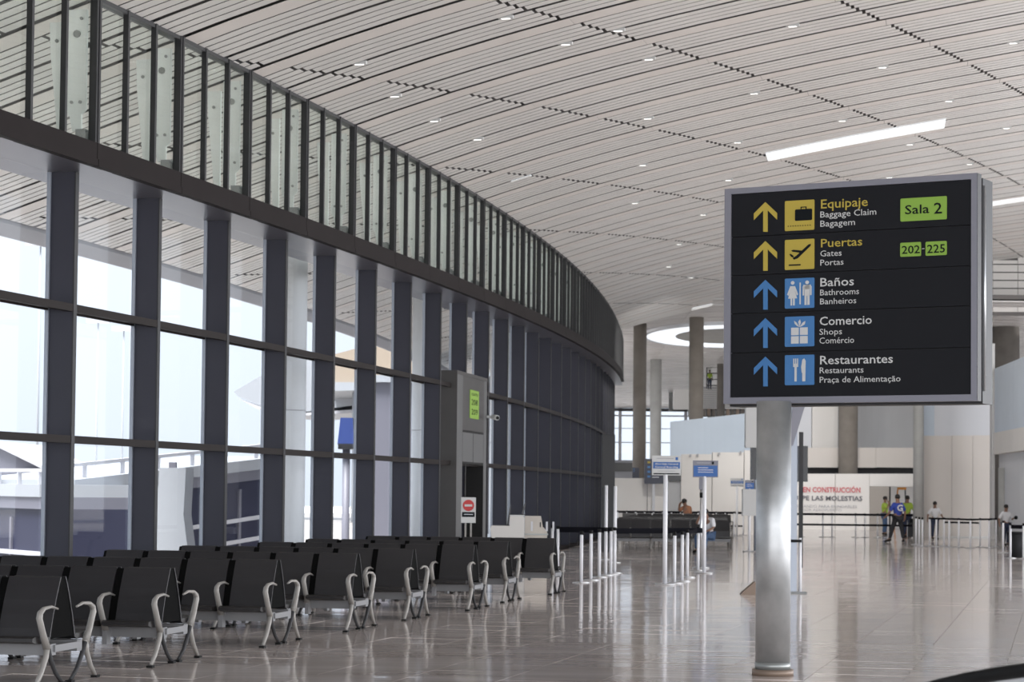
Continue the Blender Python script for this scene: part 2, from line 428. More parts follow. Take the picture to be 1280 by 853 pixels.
# downlights in the middle gaps
LP = [(2, 1.2), (3, 1.0), (4, 1.0), (5, 1.2), (2, 3.6), (3, 4.0), (4, 5.0), (3, 4.9), (4, 7.6), (6, 4.2), (6, 6.4), (8, 3.4), (8, 5.6), (10, 5.0), (10, 2.6), (6, 9.0), (8, 8.0), (8, 10.4), (10, 9.6), (6, 11.6), (10, 12.0), (12, 11.4), (12, 9.2), (12, 6.8), (12, 4.0), (14, 3), (14, 5.5), (14, 8), (16, 2.4), (16, 5), (16, 7.5), (18, 3), (18, 5.5)]
for i, (k, u) in enumerate(LP):
    b = R((k+.615)*BAY+SH, u)
    t = TH(k*BAY)
    o = thing('ceiling_downlight', b, 'small white downlight set in a dark ceiling gap between slats', 'light', 'small downlights between the ceiling slats', -t)
    MB().box(-.12, .12, -.035, .035, -.025, .03).build('housing', 'signwhite', o)
    MB().box(-.07, .07, -.025, .025, -.029, -.024).build('lens', 'lamp', o)
# emissive panels that draw bright daylight streaks on the ceiling, and one tube light
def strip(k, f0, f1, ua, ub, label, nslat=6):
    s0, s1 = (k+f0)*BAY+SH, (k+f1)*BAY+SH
    o = thing('glow_strip', R(s0, ua, -.005), label, 'light'); base = Vector(o.location)
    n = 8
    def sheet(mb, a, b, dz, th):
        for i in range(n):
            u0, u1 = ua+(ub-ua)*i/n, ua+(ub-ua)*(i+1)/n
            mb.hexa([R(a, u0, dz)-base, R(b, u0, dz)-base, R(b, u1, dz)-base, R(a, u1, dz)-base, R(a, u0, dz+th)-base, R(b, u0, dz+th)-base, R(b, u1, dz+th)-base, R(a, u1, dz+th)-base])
    m1 = MB(); sheet(m1, s0, s1, -.012, .01); m1.build('glow_panel', 'skylight', o)
    for i in range(nslat+1):
        a = s0+(s1-s0)*i/nslat
        m2 = MB(); sheet(m2, a-.018, a+.018, -.025, .012); m2.build('divider', 'slat', o)
strip(9, .50, .985, 6.1, 10.4, 'long glowing streak on the ceiling above the wayfinding sign')
strip(16, .2, .6, 11.8, 14.6, 'glowing streak on the ceiling at the right edge beyond the big sign')
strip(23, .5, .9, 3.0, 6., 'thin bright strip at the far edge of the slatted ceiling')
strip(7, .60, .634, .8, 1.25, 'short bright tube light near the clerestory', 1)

# ---------------------------------------------------------------- GLASS WALL (lower)
wl = struct('wall_left')
def along(mb, s0, s1, o0, o1, z0, z1, n=1):
    for i in range(n):
        a, b = s0+(s1-s0)*i/n, s0+(s1-s0)*(i+1)/n
        za, zb = (z0(a), z0(b)) if callable(z0) else (z0, z0); ya, yb = (z1(a), z1(b)) if callable(z1) else (z1, z1)
        oa = o0(a) if callable(o0) else o0; ob = o0(b) if callable(o0) else o0
        pa = o1(a) if callable(o1) else o1; pb = o1(b) if callable(o1) else o1
        mb.hexa([W(a, oa, za), W(a, pa, za), W(b, pb, zb), W(b, ob, zb), W(a, oa, ya), W(a, pa, ya), W(b, pb, yb), W(b, ob, yb)])
    return mb
I0, I1 = -9, 29
GD = -.38
for i in range(I0, I1+1):
    s = i*BAY; wd = .045
    along(MB(), s-wd, s+wd, GD, -.02, 0, ZB).build('mullion_fin', 'steel_dark', wl)
    along(MB(), s-wd-.006, s+wd+.006, -.02, 0, 0, ZB).build('fin_nosing', 'steel_edge', wl)
    along(MB(), s-wd-.03, s-wd, GD-.02, GD+.03, 0, ZB).build('glazing_bead', 'bead', wl)
    if i == I1: break
    for zt in (Z_LO, Z_UP):
        along(MB(), s+wd, s+BAY-wd, -.10, -.005, zt-.05, zt+.05).build('transom', 'transom', wl)
        along(MB(), s+wd, s+BAY-wd, GD-.02, GD+.03, zt-.03, zt+.03).build('glass_joint_rail', 'transom', wl)
    along(MB(), s+wd, s+BAY-wd, GD-.05, .0, 0, .10).build('sill', 'fascia', wl)
    for z0, z1 in ((.1, Z_LO), (Z_LO, Z_UP)):
        along(MB(), s+wd, s+BAY-wd, GD-.012, GD, z0, z1).build('glass_pane', 'glass_low', wl)
    along(MB(), s+wd, s+BAY-wd, GD-.012, GD, Z_UP, ZB).build('glass_pane', 'glass_low', wl)
    along(MB(), s, s+BAY, GD-.5, lambda s: OB(s)-.085, ZB, lambda s: ZB(s)+.03).build('soffit_panel', 'soffit', wl)

# ---------------------------------------------------------------- fascia beam and clerestory
tr = struct('trim_1')
wi = struct('window_1')
for k in range(K0, 27):
    a, b = k*BAY+SH, (k+1)*BAY+SH
    along(MB(), a+.008, b-.008, lambda s: OB(s)-.10, OB, ZB, ZT, 2).build('fascia_panel', 'fascia', tr)
    along(MB(), a+.008, b-.008, lambda s: OB(s)-.02, lambda s: OB(s)+.018, ZB, lambda s: ZB(s)+.09, 2).build('fascia_lip', 'fascia', tr)
    along(MB(), a, b, lambda s: GD-.5, lambda s: OB(s)-.1, lambda s: ZT(s)-.1, lambda s: ZT(s)-.04).build('ledge_panel', 'shoe', tr)
    # posts: one major and two minor per bay
    for f, hw, dp in ((0, .07, .10), (1/3., .03, .075), (2/3., .03, .075)):
        s = a+f*BAY
        top = lambda s_: ZC(s_)+.0
        along(MB(), s-hw, s+hw, lambda s: OB(s)-dp, lambda s: OB(s)-.0, ZT, top).build('clerestory_post', 'clere_post', wi)
        if f == 0:
            along(MB(), s-.012, s+.012, lambda s: OB(s), lambda s: OB(s)+.012, ZT, top).build('post_groove', 'steel_edge', wi)
        along(MB(), s+hw, s+BAY/3-hw*.6, lambda s: OB(s)-.07, lambda s: OB(s)-.06, ZT, lambda s: ZC(s)-.02).build('glass_pane', 'glass_high', wi)
    along(MB(), a, b, lambda s: OB(s)-.16, lambda s: OB(s)-.01, lambda s: ZC(s)-.06, lambda s: ZC(s)+.10).build('head_channel', 'clere_post', wi)
# white steel struts behind the clerestory
def make_strut(k):
    a = k*BAY+SH; t = TH(a)
    s1 = a+.02; b = W(s1, OB(s1)-.32, ZT(s1)-.04)
    H = ZC(s1)-.32*.33-.05-b.z; H2 = H-.13
    o = MB().prism([(-.05, .2), (.07, .2), (.07, .42), (.13, .48), (.13, H), (-.14, H), (-.14, .48), (-.09, .4)], lambda u, v, tt: (u, tt*.05, v)).build('steel_strut', 'strut', wi)
    o.location = b; o.rotation_euler = (0, 0, -t)
    MB().prism([(-.02, 0), (.20, 0), (.20, .18), (.16, .18), (.16, .22), (.02, .22), (.02, .14), (-.02, .14)], lambda u, v, tt: (u, -.05+tt*.15, v)).build('shoe', 'shoe', o)
    for (x, z, r_) in ((-.06, .58, .022), (.06, .58, .022), (0, H-.32, .05), (.06, H-.12, .022)):
        MB().cyl((x, -.02, z), (x, 0, z), r_, n=8).build('bolt', 'bolt', o)
    MB().prism([(-.30, .05), (-.22, .05), (-.22, H2), (-.44, H2), (-.42, H2*.75), (-.34, .5)], lambda u, v, tt: (u, .1+tt*.05, v)).build('rear_plate', 'strut', o)
    MB().cyl((-.33, .08, H2-.25), (-.33, .1, H2-.25), .025, n=8).build('bolt', 'bolt', o)
    MB().box(-.38, -.2, .04, .2, 0, .12).build('shoe', 'shoe', o)
    return o
for k in range(-1, 22): make_strut(k)

# ---------------------------------------------------------------- outside: columns, apron, buildings
MB().box(-260, 200, -60, 900, -5.2, -5.0).build('ground_1', 'apron')['kind'] = 'structure'
# floor edge outside the glass
ed = MB(); along(ed, -30, 90, -3.0, -.40, -.6, -.02, 24); ed.build('trim_2', 'canopy_edge')['kind'] = 'structure'
for i, (s, u, lab) in enumerate(((16.2, -2.35, 'stout white round column outside the glass between the dark fins'), (30.4, -2.6, 'white round column outside the glass behind the gate box'), (45., -2.6, 'white round column outside the far part of the glass wall'))):
    b = W(s, u, -5); o = thing('round_column', b, lab, 'column')
    MB().cyl((0, 0, 0), (0, 0, 12.0), .33, n=40).build('shaft', 'white_col', o)
    MB().cyl((0, 0, 5.0), (0, 0, 5.35), .36, n=40).build('collar', 'white_col', o)
    MB().cyl((0, 0, 8.35), (0, 0, 8.37), .335, n=40).build('joint_ring', 'canopy_edge', o)
# lamp masts
for i, (x, yt, Y, lab) in enumerate(((51, 300, 150, 'thin floodlight mast outside left pane'), (123, 398, 190, 'thin mast outside seen through the second pane'), (155, 408, 190, 'thin mast beside the fin in the second pane'))):
    p = P(x, yt, Y); o = thing('lamp_mast', (p.x, p.y, -5), lab, 'lamp mast')
    MB().cyl((0, 0, 0), (0, 0, p.z+5), .11, .05, 8).build('pole', 'bridge_white', o)
    MB().box(-1.0, 1.0, -.3, .3, p.z+4.6, p.z+5.).build('lamp_head', 'canopy_edge', o)
# terminal building at far left
def block(name, x0, x1, yt, yb, Y, dep, m, label, cat):
    a, b = P(x0, yb, Y), P(x1, yt, Y); c = thing(name, (a.x, Y, -5), label, cat)
    return c, b.x-a.x, b.z+5
c, w_, h_ = block('service_building', -60, 36, 556, 690, 75, 10, None, 'pale grey building with a sloping roof end outside left pane', 'building')
MB().prism([(-1, 0), (w_-1.7, 0), (w_+.9, 0), (w_+.9, h_-1.0), (w_-1.2, h_), (-1, h_)], lambda u, v, t: (u, t*9, v)).build('wall', 'bridge_grey', c)
MB().box(w_-.1, w_+1.3, -.12, .5, h_-2.4, h_-.8).build('window', 'bridge_dark', c)
MB().prism([(-1, h_), (w_-1.2, h_), (w_+.9, h_-1), (w_+.9, h_-.9), (w_-1.2, h_+.12), (-1, h_+.12)], lambda u, v, t: (u, -.2+t*9.4, v)).build('roof', 'canopy_edge', c)
# boarding bridge: dark glazed tunnel with white roof, sloping up to the right
def bridge(name, pts, label, wd=3.0, hb=3.4):
    """pts: (x, y of roof edge, Y)"""
    a, b = [P(*p) for p in pts]
    o = thing(name, (a.x, a.y, a.z), label, 'boarding bridge'); d = b-a; L = d.length
    dirv = d.normalized(); n = Vector((-dirv.y, dirv.x, 0)).normalized()
    def sec(mb, off0, off1, z0, z1, t0=0., t1=1.):
        A, B_ = d*t0, d*t1
        mb.hexa([A+n*off0+Vector((0, 0, z0)), B_+n*off0+Vector((0, 0, z0)), B_+n*off1+Vector((0, 0, z0)), A+n*off1+Vector((0, 0, z0)), A+n*off0+Vector((0, 0, z1)), B_+n*off0+Vector((0, 0, z1)), B_+n*off1+Vector((0, 0, z1)), A+n*off1+Vector((0, 0, z1))]); return mb
    sec(MB(), -.12, wd, -.28, 0).build('roof', 'bridge_white', o)
    sec(MB(), -.08, wd, -.55, -.28).build('header', 'bridge_grey', o)
    sec(MB(), 0, wd, -hb, -.55).build('glazing', 'bridge_dark', o)
    k = max(4, int(L/1.6))
    for i in range(k+1): sec(MB(), -.05, .02, -hb, -.75, max(0, i/k-.05/L), min(1, i/k+.05/L)).build('mullion', 'bridge_grey', o)
    for z in (-1.55, -2.1): sec(MB(), -.06, .02, z-.05, z+.05).build('rail', 'canopy_edge', o)
    sec(MB(), .1, .2, .28, .36).build('roof_pipe', 'canopy_edge', o)
    for i in range(6): sec(MB(), .1, .2, 0, .3, i/6+.08, i/6+.08+.05/L).build('pipe_bracket', 'canopy_edge', o)
    sec(MB(), -.1, wd+.1, -hb-.35, -hb).build('floor_beam', 'bridge_white', o)
    return o
bridge('boarding_bridge', ((88, 600, 52), (345, 571, 60)), 'dark glazed boarding bridge with white roof sloping up across the panes')
bridge('boarding_bridge', ((-90, 604, 56), (56, 606, 50)), 'level boarding bridge section in front of the grey building', hb=4.2)
# white bridge cab post
o = thing('bridge_cab', P(208, 585, 48), 'white rotunda cab of the boarding bridge behind the third pane', 'bridge cab')
MB().prism([(-.15, 0), (.42, 0), (.38, -1.), (.60, -2.6), (-.35, -2.6), (-.2, -1.)], lambda u, v, t: (u, t*1.2, v)).build('cab', 'bridge_white', o)
MB().box(.05, .2, 0, .2, 0, .12).build('beacon', 'bridge_grey', o)
# white wedge wing roof outside and tan roof
p = P(292, 490, 130); o = thing('canopy_wing', p, 'pale pointed canopy tip floating outside the fourth pane', 'canopy')
MB().prism([(0, 0), (1.5, .9), (4., 1.9), (14, 3.9), (14, .3), (4., -1.15), (1.6, -.8), (.3, -.3)], lambda u, v, t: (u, t*10, v)).build('shell', 'bridge_white', o)
MB().prism([(.2, -.35), (1.6, -.85), (4., -1.2), (14, -.4), (14, -.7), (4., -1.35), (1.4, -1.)], lambda u, v, t: (u, -.05+t*10, v)).build('rim', 'canopy_edge', o)
p = P(400, 478, 120); o = thing('tan_roof', p, 'sunlit tan roof with white edge outside behind the fins', 'roof')
MB().prism([(0, 0), (0, 1.3), (3.2, 2.2), (8, .8), (8, 0)], lambda u, v, t: (u, t*12, v)).build('roof_slope', 'tanroof', o)
MB().prism([(0, -.5), (0, 0), (8, 0), (8, -.2)], lambda u, v, t: (u, -.2+t*12, v)).build('eave', 'bridge_white', o)
MB().cyl((1.9, 2, -.4), (1.9, 2, -10), .3, n=12).build('post', 'bridge_white', o)
p = P(433, 562, 70); o = thing('wrapped_machine', p, 'blue wrapped machine on a stand outside, behind the sixth fin gap', 'machine')
MB().hexa([(-.26, -.3, .15), (.26, -.3, .15), (.26, .3, .15), (-.26, .3, .15), (-.18, -.25, .98), (.2, -.25, .98), (.2, .25, .98), (-.18, .25, .98)]).build('blue_wrap', 'bluewrap', o)
MB().box(-.24, .24, -.32, .3, 0, .17).build('base_box', 'screen', o)
MB().cyl((0, 0, -7), (0, 0, 0), .12).build('stand', 'bridge_grey', o)
# blue-grey rooms beyond the glass right of that (lower building volume)
p0, p1 = P(400, 474, 80), P(548, 474, 84)
o = thing('annex_building', (p0.x+2.0, p0.y, -5), 'flat blue-grey annex volume outside behind the fins left of the gate', 'building')
MB().box(0, p1.x-p0.x+1, 0, 8, 0, p0.z+4.9).build('wall', 'bridge_grey', o)
MB().box(-.2, p1.x-p0.x+1.2, -.2, 8.2, p0.z+4.9, p0.z+5.15).build('roof_edge', 'bridge_white', o)

# ---------------------------------------------------------------- SEATING
NS, SP = 6, .57
def make_bench():
    root = thing('bench_seating', (0, 0, 0), 'x', 'bench')
    def shellprof(face, t): return lambda u, v, tt: (t*tt+face, u, v)
    for side in (1, -1):
        for i in range(NS):
            x0, x1 = -(i+1)*SP+.04, -i*SP-.04
            P3 = lambda u, v, tt: ((x0 if tt == 0 else x1), u*side, v)
            # curved face of the backrest
            fr = [(-.295, .40), (-.265, .50), (-.222, .62), (-.168, .75), (-.108, .87), (-.066, .945), (-.055, .952), (-.045, .95), (-.090, .87), (-.150, .75), (-.205, .62), (-.248, .50), (-.278, .40)]
            MB().prism(fr, P3).build('backrest', 'seat', root)
            if side == 1:
                MB().prism([(-.278, .41), (-.25, .50), (-.207, .62), (-.152, .75), (-.092, .87), (-.048, .94), (.048, .94), (.092, .87), (.152, .75), (.207, .62), (.25, .50), (.278, .41)], lambda u, v, tt: ((x0-.04 if tt == 0 else x1+(.04 if i else -.01)), u, v)).build('back_shell', 'seat_side', root)
            MB().prism([(-.66, .405), (-.655, .435), (-.60, .45), (-.45, .425), (-.30, .43), (-.27, .40), (-.35, .375), (-.58, .385)], P3).build('seat', 'seat_pan', root)
    for side in (1, -1):
        MB().box(-NS*SP+.1, -.0, -.36 if side > 0 else .24, -.24 if side > 0 else .36, .27, .37).build('beam', 'beam', root)
        for i in range(NS+1):
            x = -i*SP
            pts = [(x, -.22*side, .675), (x, -.36*side, .70), (x, -.52*side, .69), (x, -.60*side, .655), (x, -.615*side, .61), (x, -.53*side, .47), (x, -.44*side, .34)]
            MB().tube(pts, [.010, .014, .018, .023, .025, .026, .030], 8, 1.25).build('armrest', 'alu', root)
            if i in (0, 3, NS):
                MB().tube([(x, -.43*side, .37), (x, -.46*side, .26), (x, -.56*side, .13), (x, -.68*side, .02)], [.030, .027, .024, .020], 8).build('leg', 'alu', root)
                MB().tube([(x, -.42*side, .34), (x, -.36*side, .24), (x, -.24*side, .11), (x, -.10*side, .02)], [.026, .023, .020, .018], 8).build('leg', 'sign_side', root)
                for yy in (-.69, -.09): MB().box(x-.03, x+.03, yy*side-.04, yy*side+.04, 0, .022).build('rubber_foot', 'rubber', root)
            else:
                MB().box(x-.025, x+.025, -.47*side if side > 0 else .36, -.36*side if side > 0 else .47, .20, .36).build('arm_bracket', 'beam', root)
    for x in (0, -3*SP, -NS*SP): MB().box(x-.02, x+.02, -.3, .3, .30, .36).build('cross_bar', 'beam', root)
    return root
bench = make_bench()
spots = [(-4.1, 19.45), (-3.5, 21.95), (-2.73, 24.86), (-2.02, 27.7), (-1.42, 30.2), (-.62, 32.85), (-.12, 35.35), (.68, 38.2)]
lab = ['nearest back-to-back charcoal bench, its end cut by the lower left corner', 'second bench from the lower left, charcoal seats with grey arms', 'third bench from the lower left, beside the second bright floor reflection',
       'fourth bench from the left, in front of the white outside column', 'fifth charcoal bench from the left, in the middle of the block', 'sixth charcoal bench from the left, third from the far right end', 'seventh charcoal bench, second from the far right end of the block', 'last charcoal bench at the far right, in front of the white counter']
for i, (x, y) in enumerate(spots):
    o = bench if i == 0 else copy_tree(bench)
    # the foot of the front end leg is at local (0, -.68)
    a = -.20
    o.rotation_euler = (0, 0, a)
    off_ = Vector((math.sin(a)*.68*-1*-1, -math.cos(a)*.68, 0)); off_.x = .68*math.sin(a)
    o.location = (x-off_.x, y-off_.y, 0); tag(o, lab[i], 'bench', 'back-to-back benches by the glass wall')

# distant block of seats
def far_bench(x, y, n, label, rz=0.):
    root = thing('bench_seating', (x, y, 0), label, 'bench', 'distant benches in the hall', rz)
    sp = .62
    for i in range(n):
        x0, x1 = i*sp+.03, (i+1)*sp-.03
        MB().prism([(0, .36), (-.05, .36), (-.02, .6), (.12, .93), (.17, .93), (.04, .6)], lambda u, v, t: ((x0 if t == 0 else x1), u, v)).build('backrest', 'seat', root)
        MB().prism([(-.45, .40), (-.45, .44), (0, .42), (0, .36)], lambda u, v, t: ((x0 if t == 0 else x1), u, v)).build('seat', 'seat_pan', root)
    MB().box(0, n*sp, -.22, -.12, .27, .36).build('beam', 'beam', root)
    for i in range(n+1):
        MB().tube([(i*sp, -.05, .66), (i*sp, -.38, .66), (i*sp, -.42, .60), (i*sp, -.2, .34)], .025, 6).build('armrest', 'alu', root)
        if i % 2 == 0:
            MB().tube([(i*sp, -.2, .34), (i*sp, -.4, .02)], .025, 6).build('leg', 'alu', root)
            MB().tube([(i*sp, -.2, .34), (i*sp, .1, .02)], .025, 6).build('leg', 'alu', root)
fb = [(3.05, 69.0, 6, 'front bench of the distant block, seats facing the camera'), (3.3, 72.2, 6, 'second bench of the distant block behind the stanchions'), (3.6, 75.6, 6, 'third bench of the distant block'),
      (4.0, 79.4, 6, 'fourth bench of the distant block'), (4.4, 83.4, 6, 'fifth bench of the distant block'), (4.9, 87.5, 6, 'sixth bench, second to last of the distant block'), (4.5, 91., 7, 'rearmost bench of the distant block in front of the white hoarding')]
for a_ in fb: far_bench(*a_)

# ---------------------------------------------------------------- WAYFINDING SIGN
zb = 2.66
def atz(x, y, z):
    r = _fwd+_rt*(x-CX)/F-_up*(y-CY)/F
    r = r*((z-CH)/r[2]); return Vector((r[0], r[1], r[2]+CH))
S_Y = 21.9
C0_ = P(904.2, 504, 22.45); C1_ = P(1221.6, 502.6, 21.15)
zb = (C0_.z+C1_.z)/2; C0_.z = C1_.z = zb
wdir = (C1_-C0_); SW = wdir.length; wdir.normalize(); ndir = Vector((wdir.y, -wdir.x, 0))   # faces the viewer
rz = math.atan2(wdir.y, wdir.x)
def sp(x, y, off=0.):
    """pixel -> sign plane coordinates (U to the right, V up), metres"""
    r = _fwd+_rt*(x-CX)/F-_up*(y-CY)/F; r = Vector(r); o0 = Vector((0, 0, CH))
    t = (C0_+ndir*off-o0).dot(ndir)/r.dot(ndir); p = o0+r*t-C0_
    return p.dot(wdir), p.z
def c1p(X, Y): return (900+X/3.759, 210+Y/3.759)
def c2p(X, Y): return (900+X/3.759, 330+Y/3.759)
SHh = (sp(905.3, 235.8)[1]+sp(1221.9, 216.7)[1])/2
sg = thing('wayfinding_sign', (C0_.x, C0_.y, zb), 'large black airport wayfinding sign in silver frame on a round steel pole', 'sign', None, rz)
iL, iB = sp(912.4, 496.9); iR, iB2 = sp(1213.6, 493.6); iT = (sp(912.8, 242.5)[1]+sp(1213.9, 224.6)[1])/2; iB = (iB+iB2)/2
# local frame: x along the sign, -y towards the viewer, z up
fw = .0
MB().box(0, iL, -.0, .12, 0, SHh).build('frame_side', 'frame', sg)
MB().box(iR, SW-.004, 0, .12, 0, SHh).build('frame_side', 'frame', sg); MB().box(SW-.004, SW, 0.004, .12, 0, SHh).build('edge_shade', 'sign_side', sg)  # thin dark plate paints the right end of the frame as shaded
MB().box(iL, iR, 0, .12, 0, iB).build('frame_rail', 'frame', sg)
MB().box(iL, iR, 0, .12, iT, SHh).build('frame_rail', 'frame', sg)
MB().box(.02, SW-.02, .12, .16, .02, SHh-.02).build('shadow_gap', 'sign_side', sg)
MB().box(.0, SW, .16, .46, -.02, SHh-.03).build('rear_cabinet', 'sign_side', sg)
MB().cyl((SW+.006, .2, .1), (SW+.006, .2, SHh-.1), .012, n=8).build('side_rod', 'chrome', sg)
seps = [iT, sp(*c1p(48, 327))[1], sp(*c1p(48, 508))[1], sp(*c2p(48, 235))[1], sp(*c2p(48, 420))[1], iB]
for i in range(5):
    MB().box(iL+.004, iR-.004, .012, .05, seps[i+1]+.004, seps[i]-.004).build('message_panel', 'panel', sg)
MB().box(iL, iR, .05, .11, iB, iT).build('panel_tray', 'black', sg)
FY = .010
def ppoly(pts, m, name, cp, y=FY, th=.006, parent=None):
    pp = [sp(*cp(*p)) for p in pts]
    return MB().prism(pp[::-1] if 0 else pp, lambda u, v, t: (u, y-th*(1-t), v)).build(name, m, parent or sg)
def rrect(u0, v0, u1, v1, r, n=4):
    out = []
    for cx_, cy_, a0 in ((u1-r, v1-r, 0), (u0+r, v1-r, 90), (u0+r, v0+r, 180), (u1-r, v0+r, 270)):
        for i in range(n+1):
            a = math.radians(a0+90*i/n); out.append((cx_+r*math.cos(a), cy_+r*math.sin(a)))
    return out
def puv(poly, m, name, y=FY, th=.006, parent=None):
    return MB().prism(poly[::-1], lambda u, v, t: (u, y-th*(1-t), v)).build(name, m, parent or sg)
rows = [(c1p, 0, 'yellow'), (c1p, 183.5, 'yellow'), (c1p, 366, 'blue'), (c1p, 546, 'blue'), (c2p, 276, 'blue')]
arrow = [(212, 160), (267, 212), (267, 243), (223, 199), (223, 300), (202, 300), (202, 199), (158, 245), (158, 214)]
icons = []
for (cp, dy, m) in rows:
    pp = [sp(*cp(x, y+dy)) for x, y in arrow]
    MB().prism(pp, lambda u, v, t: (u, FY-.006*t, v)).build('arrow', m, sg)
    u0, v1 = sp(*cp(304, 153+dy)); u1, v0 = sp(*cp(442, 292+dy)); 
    vt = (sp(*cp(304, 155+dy))[1]+sp(*cp(442, 149+dy))[1])/2; vb = (sp(*cp(304, 297+dy))[1]+sp(*cp(442, 290+dy))[1])/2
    ic = puv(rrect(u0, vb, u1, vt, .012), m, 'pictogram_tile'); icons.append((ic, u0, vb, u1-u0, vt-vb))
def ip(idx, polys, m, name):
    ic, u0, v0, w_, h_ = icons[idx]
    for poly in polys: puv([(u0+a*w_, v0+b*h_) for a, b in poly], m, name, FY-.006, .004, ic)
def rc(a, b, c, d): return [(c, b), (c, d), (a, d), (a, b)][::-1]
def rr(a, b, c, d, r): return rrect(a, b, c, d, r)
def circ(cx_, cy_, r, n=12, ry=None): return [(cx_+r*math.cos(2*math.pi*i/n), cy_+(ry or r)*math.sin(2*math.pi*i/n)) for i in range(n)]
ip(0, [rr(.35, .32, .93, .70, .04), rc(.54, .70, .57, .77), rc(.71, .70, .74, .77), rc(.54, .75, .74, .78)], 'signdark', 'suitcase')
ip(0, [circ(.12+.083*i, .155, .018, 6) for i in range(10)], 'signdark', 'belt_dot')
ip(1, [[(.27, .38), (.40, .46), (.80, .81), (.88, .83), (.88, .77), (.44, .37), (.32, .33)], [(.22, .64), (.30, .66), (.60, .62), (.52, .55), (.26, .60)], [(.16, .52), (.20, .53), (.30, .46), (.30, .40), (.22, .43)], rc(.14, .13, .54, .175)], 'signdark', 'aeroplane')
def person_icon(cx_, skirt):
    L_ = [circ(cx_, .85, .062)]
    if skirt: L_ += [[(cx_-.08, .74), (cx_-.19, .46), (cx_-.14, .43), (cx_-.07, .62), (cx_-.15, .33), (cx_+.15, .33), (cx_+.07, .62), (cx_+.14, .43), (cx_+.19, .46), (cx_+.08, .74)], rc(cx_-.07, .10, cx_-.015, .34), rc(cx_+.015, .10, cx_+.07, .34)]
    else: L_ += [rc(cx_-.15, .42, cx_-.10, .72), rc(cx_+.10, .42, cx_+.15, .72), rc(cx_-.13, .62, cx_+.13, .77), rc(cx_-.085, .40, cx_+.085, .77), rc(cx_-.085, .10, cx_-.012, .42), rc(cx_+.012, .10, cx_+.085, .42)]
    return L_
ip(2, person_icon(.27, True)+person_icon(.76, False)+[rc(.505, .13, .545, .85)], 'signwhite', 'figure')
ip(3, [rc(.22, .38, .48, .63), rc(.52, .38, .78, .63), rc(.22, .10, .48, .345), rc(.52, .10, .78, .345)], 'signwhite', 'gift_block')
ip(3, [[(.50, .65), (.40, .80), (.32, .86), (.34, .76), (.42, .68)], [(.50, .65), (.46, .82), (.52, .90), (.55, .80)], [(.50, .65), (.62, .80), (.70, .84), (.68, .73), (.58, .67)]], 'signwhite', 'bow')
ip(4, [rc(.29, .70, .325, .88), rc(.355, .70, .39, .88), rc(.42, .70, .455, .88), rc(.29, .60, .455, .71), rc(.335, .12, .41, .62), [(.60, .12), (.70, .12), (.71, .80), (.66, .88), (.60, .84), (.56, .60), (.58, .40), (.60, .40)]], 'signwhite', 'cutlery')
def stext(body, cp, x0, y0, x1, y1, cap, m, bold=0., name='lettering', y=FY, parent=None):
    a = sp(*cp(x0, y0)); b = sp(*cp(x1, y1)); c_ = sp(*cp(x0, cap))
    me = fit_text(text_mesh(body, m, bold=bold), b[0]-a[0], c_[1]-a[1])
    o = part(name, me, parent or sg, (a[0], y-.003, (a[1]+b[1])/2)); return o
for t_ in [('Equipaje', c1p, 473, 188, 693, 180, 146, 'yellow', .008), ('Baggage Claim', c1p, 470, 231, 733, 221, 202, 'signwhite', .002), ('Bagagem', c1p, 470, 275, 633, 269, 246, 'signwhite', .002),
           ('Puertas', c1p, 473, 371, 667, 365, 332, 'yellow', .008), ('Gates', c1p, 470, 416, 570, 412, 388, 'signwhite', .002), ('Portas', c1p, 470, 458, 579, 455, 430, 'signwhite', .002),
           ('Baños', c1p, 470, 556, 628, 552, 516, 'signwhite', .008), ('Bathrooms', c1p, 469, 598, 652, 594, 570, 'signwhite', .002), ('Banheiros', c1p, 469, 640, 639, 637, 612, 'signwhite', .002),
           ('Comercio', c1p, 467, 738, 712, 734, 698, 'signwhite', .008), ('Shops', c1p, 466, 784, 572, 782, 756, 'signwhite', .002), ('Comércio', c1p, 466, 826, 629, 822, 797, 'signwhite', .002),
           ('Restaurantes', c2p, 469, 470, 811, 467, 430, 'signwhite', .008), ('Restaurants', c2p, 467, 514, 673, 511, 486, 'signwhite', .002), ('Praça de Alimentação', c2p, 467, 557, 847, 554, 529, 'signwhite', .002)]:
    stext(*t_)
def lime(x0, yt0, yb0, x1, yt1, yb1, cp):
    u0 = sp(*cp(x0, yt0))[0]; u1 = sp(*cp(x1, yt1))[0]; vt = (sp(*cp(x0, yt0))[1]+sp(*cp(x1, yt1))[1])/2; vb = (sp(*cp(x0, yb0))[1]+sp(*cp(x1, yb1))[1])/2
    return puv(rrect(u0, vb, u1, vt, .012), 'lime', 'lime_plate')
l1 = lime(847, 143, 250, 1065, 133, 243, c1p); stext('Sala', c1p, 869, 217, 983, 212, 175, 'signdark', .01, y=FY-.006, parent=l1); stext('2', c1p, 1005, 215, 1043, 213, 164, 'signdark', .01, y=FY-.006, parent=l1)
l2 = lime(846, 352, 418, 944, 348, 414, c1p); stext('202', c1p, 854, 403, 939, 401, 366, 'signdark', .01, y=FY-.006, parent=l2)
l3 = lime(965, 347, 412, 1065, 343, 410, c1p); stext('225', c1p, 973, 400, 1057, 397, 361, 'signdark', .01, y=FY-.006, parent=l3)
stext('-', c1p, 948, 385, 960, 384, 369, 'signwhite', .01)
